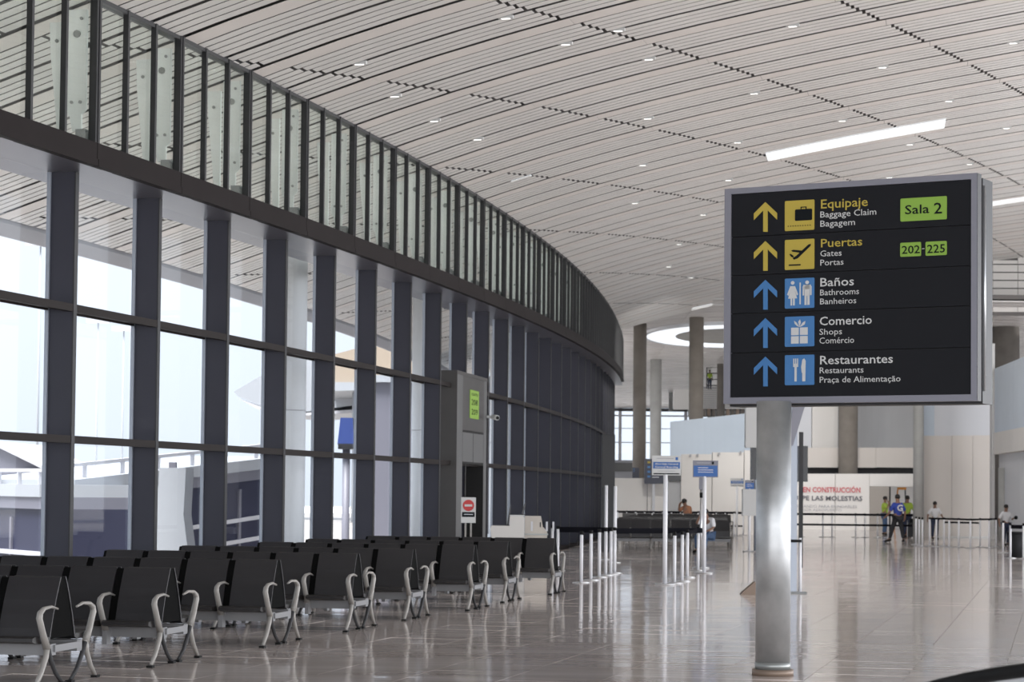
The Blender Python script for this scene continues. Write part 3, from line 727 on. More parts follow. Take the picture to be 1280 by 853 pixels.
# pole
pc = P(967.5, 510, 21.75); pl = Vector((pc.x, pc.y, 0))
loc = Matrix.Rotation(-rz, 3, 'Z') @ (pl-Vector((C0_.x, C0_.y, 0)))
MB().cyl((loc.x, loc.y, -zb+.04), (loc.x, loc.y, .0), .168, n=48).build('pole', 'galv', sg)
MB().cyl((loc.x, loc.y, -zb), (loc.x, loc.y, -zb+.06), .20, n=48).build('pole_collar', 'brown', sg)
MB().cyl((loc.x, loc.y, -zb+.06), (loc.x, loc.y, -zb+.13), .172, n=48).build('pole_ring', 'bolt', sg)

# ---------------------------------------------------------------- small stand signs
def pole_sign(x, ytop, ybot, w_px, base_y, label, kind, pole_dx=0):
    g = G(x, base_y); Y = g.y; s_ = F/Y
    zt_ = P(x, ytop, Y).z; zb_ = P(x, ybot, Y).z; hw = w_px/2/s_
    o = thing('stand_sign', g, label, 'sign')
    MB().cyl((0, 0, 0), (0, 0, .025), .20, n=24).build('base_disc', 'chrome', o)
    MB().cyl((0, 0, .02), (0, 0, zb_+.02), .042, n=12).build('pole', 'post', o)
    cx_ = pole_dx/s_
    MB().box(cx_-hw, cx_+hw, -.03, .0, zb_, zt_).build('board', 'frame' if kind == 'b' else 'signwhite', o)
    H = zt_-zb_
    if kind == 'a':
        MB().box(cx_-hw*.93, cx_+hw*.93, -.036, -.03, zb_+H*.34, zb_+H*.68).build('blue_band', 'bluesign', o)
        MB().box(cx_-hw*.9, cx_+hw*.9, -.036, -.03, zb_+H*.05, zb_+H*.11).build('dark_strip', 'signdark', o)
        for i, t_ in enumerate(('Abordaje General', 'General Boarding')):
            me = fit_text(text_mesh(t_, 'signwhite', bold=.02), hw*1.6, H*.09); part('lettering', me, o, (cx_-hw*.8, -.04, zb_+H*(.54-.16*i)))
        MB().box(cx_+hw*.62, cx_+hw*.80, -.036, -.03, zb_+H*.78, zb_+H*.93).build('logo', 'bluesign', o)
        MB().box(cx_-hw*.7, cx_+hw*.5, -.034, -.03, zb_+H*.84, zb_+H*.88).build('header_line', 'greytxt', o)
        MB().box(cx_-hw*.6, cx_+hw*.6, -.034, -.03, zb_+H*.2, zb_+H*.23).build('footer_line', 'greytxt', o)
    else:
        MB().box(cx_-hw*.94, cx_+hw*.94, -.036, -.03, zb_+H*.05, zb_+H*.70).build('blue_field', 'bluesign', o)
        MB().box(cx_+hw*.50, cx_+hw*.66, -.036, -.03, zb_+H*.78, zb_+H*.93).build('logo', 'signdark', o)
        for i in range(3): MB().box(cx_-hw*.6, cx_+hw*(.6-.1*(i == 0)*4), -.040, -.036, zb_+H*(.55-.13*i), zb_+H*(.59-.13*i)).build('text_line', 'palegrey', o)
        MB().box(cx_-hw*.7, cx_+hw*.4, -.034, -.03, zb_+H*.84, zb_+H*.88).build('header_line', 'greytxt', o)
    return o
pole_sign(831, 570, 594.5, 36, 731.5, 'white stand sign with blue General Boarding band on a white pole', 'a', 1)
pole_sign(880, 576, 597, 31.5, 717, 'stand sign with solid blue field and grey header on a pole', 'b', 1)
pole_sign(921, 598, 608.5, 17, 671, 'small distant stand sign with thin blue band on a thin pole', 'a', 0)
pole_sign(936.5, 600.5, 612, 11.5, 690, 'small blue sign partly hidden left of the steel pole', 'b', 0)
# second slim pole with a white box (beside the blue stand sign)
g = G(876, 711); o = thing('sensor_pole', g, 'slim dark-banded pole with a small white box beside the blue stand sign', 'pole'); s_ = F/g.y
z1 = P(876, 597, g.y).z; z2 = P(876, 612, g.y).z; z3 = P(876, 616, g.y).z
MB().cyl((0, 0, 0), (0, 0, .03), .2, n=20).build('base_disc', 'chrome', o)
MB().cyl((0, 0, .03), (0, 0, z2), .03, n=12).build('shaft', 'chrome', o)
MB().box(-.05, .05, -.04, .04, z2, z1).build('white_box', 'frame', o)
MB().cyl((0, 0, z3-.12), (0, 0, z3), .036, n=12).build('band', 'rubber', o)

# ---------------------------------------------------------------- stanchions
def make_stanchion():
    o = thing('stanchion', (0, 0, 0), 'x', 'stanchion')
    MB().cyl((0, 0, .0), (0, 0, .012), .17, n=24).cyl((0, 0, .012), (0, 0, .03), .17, .05, 24).build('base', 'chrome', o)
    MB().cyl((0, 0, .02), (0, 0, .93), .032, n=14).build('post', 'post', o)
    MB().cyl((0, 0, .93), (0, 0, 1.0), .034, n=14).build('belt_head', 'rubber', o)
    return o
st0 = make_stanchion(); used = [False]
ORD = 'first second third fourth fifth sixth seventh eighth ninth tenth eleventh twelfth thirteenth fourteenth fifteenth'.split()
def stanchion(loc, label, group):
    o = st0 if not used[0] else copy_tree(st0); used[0] = True
    o.location = loc; tag(o, label, 'stanchion', group); return o
def belt(a, b, z0, z1, label, group=None, cat='barrier belt'):
    d = (b-a); d.z = 0; n = Vector((-d.y, d.x, 0)).normalized()*.008
    o = MB().hexa([Vector((p.x, p.y, z))+m for z in (z0, z1) for p, m in ((a, -n), (b, -n), (b, n), (a, n))]).build('barrier_belt', 'belt')
    return tag(o, label, cat, group)
g1 = 'white stanchions beside the benches'
near = [(726.5, 729), (738.5, 726), (749, 722.3), (757, 720), (763.5, 719), (768, 717.2)]
lab = ['frontmost white stanchion beside the last bench', 'second stanchion right of the last bench', 'third stanchion right of the last bench', 'fourth stanchion of the close cluster', 'fifth stanchion of the close cluster', 'rightmost stanchion of the left cluster']
pts1 = [G(*p) for p in near]
for p, l in zip(pts1, lab): stanchion(p, l, g1)
behind = [G(690, 712), G(697, 714)]
for p, l in zip(behind, ['left white post right of the cardboard-coloured box', 'right white post right of the cardboard-coloured box']): stanchion(p, l, g1)
right = [(843, 730), (852.5, 727.5), (859, 722.5), (872.5, 714)]
pts2 = [G(*p) for p in right]
for p, l in zip(pts2, ['stanchion just right of the General Boarding sign', 'second stanchion right of the General Boarding sign', 'third stanchion right of the General Boarding sign', 'stanchion left of the blue stand sign']): stanchion(p, l, 'white stanchions between the two stand signs')
belt(behind[1], pts1[5]+Vector((0, 1, 0)), .86, .98, 'black belt from the white posts to the left cluster', 'black barrier belts across the hall')
belt(pts1[5], Vector((4.35, 50.5, 0)), .86, .98, 'black belt crossing in front of the distant benches', 'black barrier belts across the hall')
belt(pts2[0], pts2[3], .88, .96, 'black belt between the stanchions right of the white sign', 'black barrier belts across the hall')
for (x, yt, yb_, l) in ((757.3, 607, 700, 'tall white post left of the dark cabinet'), (768.5, 608, 704, 'tall white post right of the dark cabinet')):
    g = G(x, yb_); z = P(x, yt, g.y).z; o = thing('white_post', g, l, 'post', 'tall white posts')
    MB().cyl((0, 0, 0), (0, 0, z), .04, n=14).build('shaft', 'post', o); MB().cyl((0, 0, 0), (0, 0, .02), .15, n=20).build('foot', 'chrome', o)
# left far railing (double belts) and right queue
gl = 'stanchions in front of the construction hoarding'
pp = [P(x, 671.9, 92.3) for x in (985, 1001, 1028.5, 1040, 1069.5, 1081, 1097, 1110)]
for i, p in enumerate(pp): p.z = 0
for i, p in enumerate(pp): stanchion(p, ORD[i]+' white stanchion from the left before the red lettered hoarding', gl)
A = pp[0]+Vector((-1, 0, 0)); B_ = pp[-1]+Vector((1.2, -1, 0))
belt(A, B_, .90, .99, 'upper dark belt in front of the hoarding lettering', 'double belts by the hoarding'); belt(A, B_, .48, .56, 'lower dark belt in front of the hoarding lettering', 'double belts by the hoarding')
gr = 'white stanchions of the right-hand queue'
rt_ = [(1145, 80), (1149, 78), (1153, 77), (1162, 78), (1170.5, 77), (1180, 78), (1186.5, 76), (1198.5, 76.4), (1213, 75), (1225, 77), (1236.5, 76), (1245, 78), (1254, 69.5), (1263, 63.5), (1279.5, 63)]
rp_ = []
for x, Y in rt_:
    p = P(x, 670, Y); p.z = 0; rp_.append(p); stanchion(p, ORD[len(rp_)-1]+' stanchion from the left in the queue by the beige wall', gr)
for a_, b_ in ((3, 7), (7, 8), (8, 11)): 
    belt(rp_[a_], rp_[b_], .93, .99, {3: 'left', 7: 'middle', 8: 'right'}[a_]+' upper belt section of the queue by the beige wall', 'belts of the right-hand queue')
belt(rp_[5], rp_[9], .80, .86, 'lower belt of the right-hand queue', 'belts of the right-hand queue'); belt(rp_[13], rp_[14], .84, .95, 'belt beside the grey bin', 'belts of the right-hand queue')
# far row with black belts in front of the white hoarding
gf = 'far stanchion row in front of the white hoarding'
fr_ = []
for i in range(15):
    p = P(772+i*11.2, 670, 95); p.z = 0; fr_.append(p); stanchion(p, ORD[i]+' stanchion from the left in the far row before the white hoarding', gf)
belt(fr_[0], fr_[14], .90, .99, 'far black belt in front of the white hoarding'); belt(fr_[9], fr_[14], .35, .42, 'far low belt at the right end of the far stanchion row')

# ---------------------------------------------------------------- wall edge end, gate box, counter
e0 = W(61.5, .25, 0)
o = thing('dark_cabinet', P(760, 660, 66)*1, 'tall dark cabinet at the end of the curved glass wall', 'cabinet'); o.location.z = 0
hz = P(760, 543.5, 66).z
MB().box(-.19, .19, 0, .5, 0, hz).build('body', 'steel_edge', o); MB().box(-.17, .17, -.01, 0, .05, hz-.05).build('door', 'clere_post', o)
# gate portal
gs0, gs1, go = 20.9, 24.5, .12; gz = 4.36
ga = W(gs0, GD); gb = W(gs0, go); gc = W(gs1, go); gdn = W(gs1, GD)
gp = thing('gate_portal', (gb.x, gb.y, 0), 'grey metal boarding gate portal with lime number plate standing between the fins', 'gate')
ax = (gc-gb); GL = ax.length; axn = ax.normalized(); nx = Vector((axn.y, -axn.x, 0))
gp.rotation_euler = (0, 0, math.atan2(axn.y, axn.x))
# local: x along the front, -y ... front faces -y? front normal is nx = rotate(-90) of x
def gl_(px): 
    """distance along the portal front for a pixel column"""
    best = None
    for i in range(401):
        p = gb+ax*(i/400); x, y = proj((p.x, p.y, 2))
        if best is None or abs(x-px) < best[0]: best = (abs(x-px), GL*i/400)
    return best[1]
D0, D1 = gl_(577.5), gl_(604)
zdt = 1.75+(614-581)/2800*51; zp0 = zdt+.02; zp1 = 1.75+(614-538)/2800*51
MB().box(0, D0, 0, .5, 0, gz).build('side_panel', 'grey_metal_l', gp)
MB().box(D1, GL, 0, .5, 0, gz).build('side_panel', 'grey_metal_l', gp)
MB().box(D0, D1, 0, .5, zp1, gz).build('upper_panel', 'grey_metal', gp)
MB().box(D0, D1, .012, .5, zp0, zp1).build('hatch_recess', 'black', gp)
for i in range(2):
    MB().box(D0+.04+(D1-D0)*i/2, D0-.02+(D1-D0)*(i+1)/2, .002, .02, zp0+.05, zp1-.05).build('hatch_panel', 'grey_metal_l', gp)
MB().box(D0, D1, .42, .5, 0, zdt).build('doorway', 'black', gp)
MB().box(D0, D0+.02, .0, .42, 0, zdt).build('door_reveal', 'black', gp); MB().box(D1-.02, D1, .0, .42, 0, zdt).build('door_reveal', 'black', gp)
MB().box(-.03, 0, -.01, .6, 0, gz+.01).build('near_side', 'grey_metal', gp)
MB().box(-.03, GL, -.01, .6, gz, gz+.08).build('top_cap', 'grey_metal', gp)
P0, P1 = gl_(586), gl_(597); zq0, zq1 = 1.75+(614-523)/2800*51.5, 1.75+(614-487.5)/2800*51.5
pt = MB().box(P0, P1, -.012, 0, zq0, zq1).build('number_plate', 'lime', gp)
for i, t_ in enumerate(('GATE', '208', '209')):
    hh = (zq1-zq0)*(.10 if i == 0 else .20); me = fit_text(text_mesh(t_, 'greytxt' if 0 else 'signdark'), (P1-P0)*.7, hh)
    part('lettering', me, pt, (P0+(P1-P0)*.15, -.016, zq1-(zq1-zq0)*(.2, .52, .86)[i]))
o = thing('security_camera', W(24.6, go+.12, 1.75+(614-520)/2800*53), 'small white security camera on the right edge of the gate portal', 'camera')
MB().cyl((0, 0, 0), (.12, -.22, -.03), .06, n=12).build('housing', 'signwhite', o); MB().cyl((.12, -.22, -.03), (.125, -.235, -.03), .045, n=12).build('lens', 'rubber', o); MB().box(-.15, 0, -.03, .03, -.03, .03).build('arm', 'bolt', o)
# no entry sign
g = P(585.5, 640, 41.5); g.z = 0; o = thing('no_entry_sign', g, 'white no entry sign with red disc on a twin leg stand', 'sign')
s_ = F/41.5; hz0, hz1 = P(585.5, 654, 41.5).z, P(585.5, 622, 41.5).z; hw = 9.2/s_
MB().box(-hw, hw, 0, .03, hz0, hz1).build('board', 'signwhite', o)
rd = MB().cyl((0, -.008, hz1-.15), (0, 0, hz1-.15), .105, n=28).build('red_disc', 'red', o)
MB().box(-.07, .07, -.014, -.008, hz1-.17, hz1-.13).build('white_bar', 'signwhite', rd)
MB().box(-hw*.85, hw*.85, -.006, 0, hz0+.11, hz0+.20).build('black_strip', 'signdark', o)
MB().box(-hw*.6, hw*.6, -.010, -.006, hz0+.15, hz0+.165).build('lettering_line', 'palegrey', o)
for x in (-.05, .05): MB().box(x-.015, x+.015, .005, .035, 0, hz0).build('leg', 'alu', o)
MB().box(-.2, .2, -.15, .2, 0, .02).build('foot_plate', 'chrome', o)
# counter
CY_ = 44.; sc_ = F/CY_
pL = P(613, 660, CY_); pM = P(637, 660, CY_); pR = P(655.5, 660, CY_)
o = thing('check_counter', (pL.x, CY_, 0), 'white stepped boarding counter behind the last bench', 'counter')
zl, zh = P(613, 657.5, CY_).z, P(640, 645.5, CY_).z; wM, wR = pM.x-pL.x, pR.x-pL.x
MB().prism([(0.06, .35), (0, zl-.05), (0.02, zl), (wM, zl), (wM, zh-.02), (wM+.03, zh), (wR-.03, zh), (wR, zh-.03), (wR, .0), (wR-.1, 0), (wR-.1, .35)], lambda u, v, t: (u, t*.5, v)).build('front_shell', 'counter', o)
MB().box(.06, wR-.1, .06, .46, 0, .36).build('plinth', 'beam', o)
MB().box(wM, wR, 0.02, .48, zh, zh+.02).build('counter_top', 'signwhite', o)
for dx, tl in ((.34, .20), (.63, .24)):
    q_ = thing('monitor_arm', (pL.x+dx-.02, CY_+.3, zl if dx < .38 else zh+.02), 'slim black monitor edge leaning on the white counter, %s one' % ('left' if dx < .5 else 'right'), 'monitor')
    base = zh+.02-q_.location.z
    MB().hexa([(0, -.1, 0), (.04, -.1, 0), (.04, .15, 0), (0, .15, 0), (.06, -.1, base+tl), (.085, -.1, base+tl), (.085, .15, base+tl), (.06, .15, base+tl)]).build('screen', 'screen', q_)
    MB().box(-.04, .08, -.1, .1, 0, .015).build('foot', 'screen', q_)
pa, pb = P(656, 660, CY_+.8), P(684, 660, CY_+.8); wC = pb.x-pa.x
o = thing('cardboard_unit', (pa.x, CY_+.8, 0), 'pale beige carton-like cabinet right of the white counter', 'cabinet')
z2 = P(665, 645.5, CY_+.8).z; z3 = P(665, 668, CY_+.8).z
MB().prism([(0, 0), (0, z2), (wC*.72, z2), (wC*.80, z2-.2), (wC, z3+.05), (wC, 0)], lambda u, v, t: (u, t*.45, v)).build('body', 'carton', o)
MB().box(.0, wC+.02, -.02, .47, z3-.02, z3+.01).build('shelf_edge', 'bolt', o)
for x in (.30, .36): MB().box(x, x+.02, -.006, 0, z2-.22, z2-.12).build('slot', 'signdark', o)
for x in (.12, .42, .55): MB().box(x, x+.04, -.006, 0, z3+.06, z3+.25).build('label_strip', 'palegrey', o)

# ---------------------------------------------------------------- far hall background
def quad(name, x0, x1, yt, yb_, Y, m, parent=None, dep=.3, zmin=None):
    a, b = P(x0, yb_, Y), P(x1, yt, Y); z0 = a.z if zmin is None else zmin
    c = P(x0, yt, Y)
    mb = MB().hexa([(a.x, Y, z0), (b.x, Y, z0), (b.x, Y+dep, z0), (a.x, Y+dep, z0), (a.x, Y, c.z), (b.x, Y, b.z), (b.x, Y+dep, b.z), (a.x, Y+dep, c.z)])
    return mb.build(name, m, parent)
wb = struct('wall_back')
# white hoarding made of sheets (left part)
xs = [768, 809, 835]
for a_, b_ in zip(xs[:-1], xs[1:]): quad('hoarding_sheet', a_, b_-.3, 598, 690, 97, 'hoard', wb, zmin=0)
xs = [851, 890, 930, 968]
for a_, b_ in zip(xs[:-1], xs[1:]): quad('hoarding_sheet', a_, b_-.25, 568-(a_-851)*.06, 690, 97, 'hoard', wb, zmin=0)
quad('hoarding_door', 835, 851, 600, 690, 97.3, 'greywall', wb, zmin=0); quad('door_header', 833, 852, 588, 601, 97.1, 'screen', wb)
for x in (863, 872, 899, 926): quad('wall_lamp', x-1.2, x+1.2, 568-(x-851)*.06+1, 572-(x-851)*.06, 96.85, 'greytxt', wb, dep=.1)
# hoarding with lettering
xs = [955, 1000, 1044, 1087]
for a_, b_ in zip(xs[:-1], xs[1:]): quad('hoarding_sheet', a_, b_-.25, 592.5, 690, 112, 'hoard', wb, zmin=0)
quad('hoarding_sheet', 1087, 1142, 592.5, 608, 112, 'hoard', wb)
dr = thing('open_door', P(1087, 663, 112)*1, 'open grey-beige door leaf in the hoarding beside the workers', 'door'); dr.location.z = 0
wdo = P(1110, 663, 112).x-P(1087, 663, 112).x; hdo = P(1100, 608.5, 112).z
MB().hexa([(0, 0, 0), (wdo, -.5, 0), (wdo, -.44, 0), (0, .06, 0), (0, 0, hdo), (wdo, -.5, hdo), (wdo, -.44, hdo), (0, .06, hdo)]).build('leaf', 'door_leaf', dr)
MB().box(wdo-.03, wdo+.04, -.52, -.4, 0, hdo).build('edge', 'black', dr); MB().cyl((wdo-.35, -.5, 1.0), (wdo-.35, -.55, 1.0), .05, n=10).build('handle', 'signdark', dr)
quad('room_beyond', 1085, 1143, 606, 690, 118, 'hoard', wb, zmin=0)
def wtext(t_, x0, x1, yb_, cap, m, bold):
    a, b, c = P(x0, yb_, 111.9), P(x1, yb_, 111.9), P(x0, cap, 111.9)
    me = fit_text(text_mesh(t_, m, bold=bold), b.x-a.x, c.z-a.z)
    part('lettering', me, wb, (a.x, 111.9, a.z))
wtext('EN CONSTRUCCIÓN', 1004, 1075.5, 615.3, 609, 'redtxt', .02)
wtext('DISCULPE LAS MOLESTIAS', 972, 1078, 625.3, 619.6, 'darktxt', .02)
wtext('TRABAJANDO PARA BRINDARLES', 985, 1071, 634.5, 631, 'greytxt', 0)
wtext('UN MEJOR AEROPUERTO', 988, 1052, 639, 636, 'greytxt', 0)
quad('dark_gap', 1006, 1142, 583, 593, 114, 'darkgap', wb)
for a_, b_ in ((1003, 1047), (1047, 1095), (1095, 1143)): quad('beige_band', a_, b_-.2, 560, 584.5, 113.4, 'hoard_b', wb)
for a_, b_, m in ((985, 1015, 'palegrey'), (1015, 1048, 'hoard')): quad('upper_panel', a_, b_-.2, 430, 560.5, 115, m, wb)
# grey curved wall
cu = MB(); pa = P(1050, 560, 118); pb = P(1156, 560, 116); n = 14; prev = None; vs = []
for i in range(n+1):
    t = i/n; x = pa.x+(pb.x-pa.x)*t; y = pa.y+4.5*math.sin(math.pi*(.12+.55*(1-t)))-2
    vs.append((x, y))
for i in range(n):
    (xa, ya), (xb, yb2) = vs[i], vs[i+1]; cu.add([(xa, ya, 1.75), (xb, yb2, 1.75), (xb, yb2, 9), (xa, ya, 9)], [(0, 1, 2, 3)], True)
    cu.add([(xa, ya+.2, 1.75), (xb, yb2+.2, 1.75), (xb, yb2+.2, 9), (xa, ya+.2, 9)], [(3, 2, 1, 0)], True)
cu.build('curved_wall', 'greywall', wb)
# right block at depth 94
for a_, b_ in ((1155, 1190), (1190, 1216), (1216, 1240)):
    quad('beige_sheet', a_, b_-.25, 545-(a_-1155)*.01, 690, 94.2, 'hoard_b', wb, zmin=0)
quad('upper_sheet', 1155, 1168, 470, 545.5, 94.25, 'bluewall', wb); quad('upper_sheet', 1168, 1240, 470, 545.5, 94.22, 'palegrey', wb)
quad('skirting', 1172, 1240, 671, 673, 94.05, 'signwhite', wb, dep=.1)
# right wall running towards the camera
wr = struct('wall_right')
RY = [92.0, 86.2, 80.5, 75., 69.5, 64.]
def rwx(Y): return P(1241, 600, 92).x+(92-Y)*(-.0793)
def rquad(name, za, zb2, m, off=0., y0=0, y1=5, slope=0.):
    for i in range(y0, y1):
        Ya, Yb = RY[i], RY[i+1]; xa, xb = rwx(Ya)+off, rwx(Yb)+off
        f = lambda z, Y: z+(92-Y)*slope
        MB().hexa([(xa, Ya-.02, f(za, Ya) if za > 0 else 0), (xb, Yb, f(za, Yb) if za > 0 else 0), (xb+.4, Yb, f(za, Yb) if za > 0 else 0), (xa+.4, Ya-.02, f(za, Ya) if za > 0 else 0), (xa, Ya-.02, f(zb2, Ya)), (xb, Yb, f(zb2, Yb)), (xb+.4, Yb, f(zb2, Yb)), (xa+.4, Ya-.02, f(zb2, Ya))]).build(name, m, wr)
z_a = P(1241, 462, 92).z; z_b = P(1241, 542, 92).z; z_c = P(1241, 568.5, 92).z
rquad('upper_panel', z_b, z_a, 'bluewall'); rquad('beige_band', z_c-.0, z_b, 'hoard', -.05); rquad('lower_panel', 0, z_c, 'palegrey', .25)
p = P(1240, 600, 91.8); MB().box(p.x-.07, p.x+.05, 91.5, 91.9, 0, 8.0).build('corner_post', 'signwhite', wr)
# blue-white curved wall
bw = MB(); n = 12
for i in range(n):
    def bp(t): 
        x = 838+t*100; Y = 99.6-1.2*t*t; yt = 527.5-11*t; 
        a = P(x, yt, Y); b = P(x, 571, Y); return a, b
    (a0, b0), (a1, b1_) = bp(i/n), bp((i+1)/n)
    MB().add([b0, b1_, a1, a0]+[v+Vector((0, .15, 0)) for v in (b0, b1_, a1, a0)], [(0, 1, 2, 3), (7, 6, 5, 4), (3, 2, 6, 7), (1, 5, 6, 2), (0, 3, 7, 4)]).build('blue_panel', 'bluewall', wb)
# display stand half hidden by the steel pole: post, white boxes and dark screens on one carrier
g = G(944, 690); o = thing('display_stand', g, 'grey post with white panels and dark screens half hidden by the steel pole', 'display stand'); YD = g.y; GV = Vector(g)
MB().cyl((0, 0, 0), (0, 0, P(944, 507, YD).z), .05, n=12).build('post', 'bead', o); MB().cyl((0, 0, 0), (0, 0, .03), .3, n=24).build('foot', 'chrome', o)
for x0, x1, yt, yb_, m in ((931, 952, 507, 560, 'signwhite'), (927.5, 950, 612, 645, 'signwhite'), (938, 950, 560, 600, 'screen'), (997, 1008.5, 558, 602.5, 'screen')):
    a, b = P(x0, yb_, YD)-GV, P(x1, yt, YD)-GV
    MB().box(a.x, b.x, -.25, .1, a.z, b.z).build('panel_casing' if m == 'signwhite' else 'screen', m, o)
a, b = P(944, 578, YD)-GV, P(1000, 575, YD)-GV; MB().box(a.x, b.x, 0, .08, a.z, a.z+.1).build('cross_arm', 'bead', o)
# aluminium frame stand right of the pole
g = G(997, 742); Yg = g.y; o = thing('banner_stand', g, 'tall aluminium stand with folded grey cloth right of the steel pole', 'stand'); s_ = F/Yg
zt_ = P(997, 505, Yg).z
MB().box(-.13, -.02, -.03, .03, .02, zt_).build('upright', 'bead', o); MB().box(.02, .09, 0, .05, .45, zt_-.5).build('upright', 'sign_side', o)
MB().cyl((.04, -.02, 0), (.04, -.02, .98), .028, n=10).build('front_post', 'post', o)
MB().hexa([(-.18, -.04, zt_-.75), (-.10, -.04, zt_-.75), (-.1, .04, zt_-.75), (-.18, .04, zt_-.75), (-.10, -.06, zt_), (.12, -.06, zt_), (.12, .06, zt_), (-.1, .06, zt_)]).build('folded_cloth', 'frame', o)
MB().box(-.16, .06, -.05, .02, .90, .95).build('clamp', 'rubber', o); MB().box(-.2, .15, -.12, .12, 0, .03).build('foot', 'shoe', o)
# wedge foot
g = G(944, 743.5); o = thing('wedge_foot', g, 'brown sloping metal foot on the floor left of the steel pole', 'foot')
MB().prism([(-.26, 0), (.12, 0), (.12, .22), (-.02, .22), (-.24, .03)], lambda u, v, t: (u, -.1+t*.25, v)).build('wedge', 'brown', o)
# dark hanging board and small blue ones
for i, (x0, x1, yt, yb_, Y, lb) in enumerate(((805.5, 830, 574, 605, 96, 'black gate board with yellow and blue symbols left of the boarding sign'), (790.5, 799, 585, 598, 102.6, 'small navy board in front of the far column'))):
    a, b = P(x0, yb_, Y), P(x1, yt, Y); o = thing('information_board', (a.x, Y, a.z), lb, 'sign'); w_, h_ = b.x-a.x, b.z-a.z
    MB().box(0, w_, 0, .15, 0, h_).build('board', 'navy', o)
    for k in range(4 if i == 0 else 2): MB().box(w_*.15, w_*.30, -.01, 0, h_*(.82-.19*k), h_*(.90-.19*k)).build('symbol', 'yellow' if (k == 0 and i == 0) else 'blue', o)
    if i == 0: MB().box(w_*.42, w_*.55, .05, .12, -b.z+h_, 0).build('post', 'palegrey', o)
    if i == 0:
        for k in range(3): MB().box(w_*.40, w_*.75, -.008, 0, h_*(.63-.19*k), h_*(.66-.19*k)).build('text_line', 'palegrey', o)
    else: MB().box(w_*.4, w_*.6, .05, .1, -b.z+h_, 0).build('post', 'palegrey', o)
# columns
def far_z0(Y): return 9.75-(9.75-P(800, 511, 150).z)*((Y-92)/58.)**1.8+.02
def column(x0, x1, Y, m, ztop, label, taper=None):
    a, b = P(x0, 600, Y), P(x1, 600, Y); r = (b.x-a.x)/2; o = thing('round_column', ((a.x+b.x)/2, Y, 0), label, 'column')
    MB().cyl((0, 0, 0), (0, 0, ztop), r, n=36).build('shaft', m, o); return o, r, ztop
column(790.5, 807, 104, 'concrete', far_z0(104), 'slim brown-grey concrete column right of the wall end')
column(812, 826, 122, 'concrete_l', far_z0(122), 'pale thin column farther back beside the brown one')
column(860.5, 878.5, 100.6, 'concrete', far_z0(100.6), 'tall brown-grey column in front of the ring skylight')
column(1048, 1072, 112.9, 'concrete', 8.6, 'thick grey column above the construction hoarding')
column(1141.5, 1154.5, 88, 'concrete_l', 7.5, 'slim pale column at the corner of the beige wall')
column(895.5, 905.5, 124, 'concrete_d', P(900, 415, 124).z, 'dark column at the left edge of the big sign')
o, r, zt_ = column(1239, 1274, 104, 'concrete_d', P(1256, 309, 104).z, 'broad dark column with pale collar right of the big sign')
MB().cyl((0, 0, zt_), (0, 0, zt_+.12), r*1.06, n=36).build('collar', 'signwhite', o); MB().cyl((0, 0, zt_+.12), (0, 0, zt_+.9), r*.72, n=36).build('neck', 'palegrey', o)
column(1248, 1258, 90.5, 'concrete_l', 2.9, 'short pale column at the foot of the right wall')
# far window wall
ww = struct('window_2')
FY_ = 150.
def fz(y): return P(800, y, FY_).z
xL, xR = P(735, 550, FY_).x, P(900, 550, FY_).x
for x in (735, 775, 816, 857, 897):
    c = P(x, 550, FY_).x; MB().box(c-.10, c+.10, FY_-.1, FY_+.2, fz(580), fz(506)).build('mullion', 'canopy_edge', ww)
for y, t_ in ((578, .25), (553.5, .06), (536, .05), (520, .10)):
    MB().box(xL, xR, FY_-.08, FY_+.15, fz(y)-t_/2, fz(y)+t_/2).build('transom', 'canopy_edge', ww)
for a_, b_ in ((735, 775), (775, 816), (816, 857), (857, 897)):
    MB().box(P(a_, 550, FY_).x+.1, P(b_, 550, FY_).x-.1, FY_, FY_+.02, fz(578), fz(510)).build('glass_pane', 'glass_low', ww)
MB().box(xL, xR, FY_-.4, FY_+.3, fz(514.5), fz(511)).build('header_beam', 'sign_side', ww)
MB().box(xL, xR, FY_-.3, FY_+.3, 0, fz(590)).build('lower_wall', 'greytxt', ww); MB().box(xL, xR, FY_-.4, FY_+.2, fz(590), fz(579)).build('dark_band', 'screen', ww)
# far ceiling surface, descending away from the main vault
fc = struct('ceiling_2')
def far_z(Y): 
    t = (Y-92)/(150-92); return 9.75-(9.75-fz(511))*max(t, 0)**1.8
fp = MB(); rows_ = 44
for i in range(rows_):
    Ya = 92+(150-92)*i/rows_; Yb = 92+(150-92)*(i+.82)/rows_
    for j in range(14):
        xa = 1+j*3.4; xb = xa+3.37
        sl = .02
        fp.hexa([(xa, Ya, far_z(Ya)), (xb, Ya, far_z(Ya)), (xb, Yb, far_z(Yb)), (xa, Yb, far_z(Yb)), (xa, Ya, far_z(Ya)+.06), (xb, Ya, far_z(Ya)+.06), (xb, Yb, far_z(Yb)+.06), (xa, Yb, far_z(Yb)+.06)])
fp.build('far_planks', 'farplank', fc)['kind'] = 'stuff'
fbk = MB()
for i in range(10):
    Ya, Yb = 92+5.8*i, 92+5.8*(i+1)
    fbk.hexa([(0, Ya, far_z(Ya)+.12), (50, Ya, far_z(Ya)+.12), (50, Yb, far_z(Yb)+.12), (0, Yb, far_z(Yb)+.12), (0, Ya, far_z(Ya)+.3), (50, Ya, far_z(Ya)+.3), (50, Yb, far_z(Yb)+.3), (0, Yb, far_z(Yb)+.3)])
fbk.build('backing_sheet', 'backing', fc)
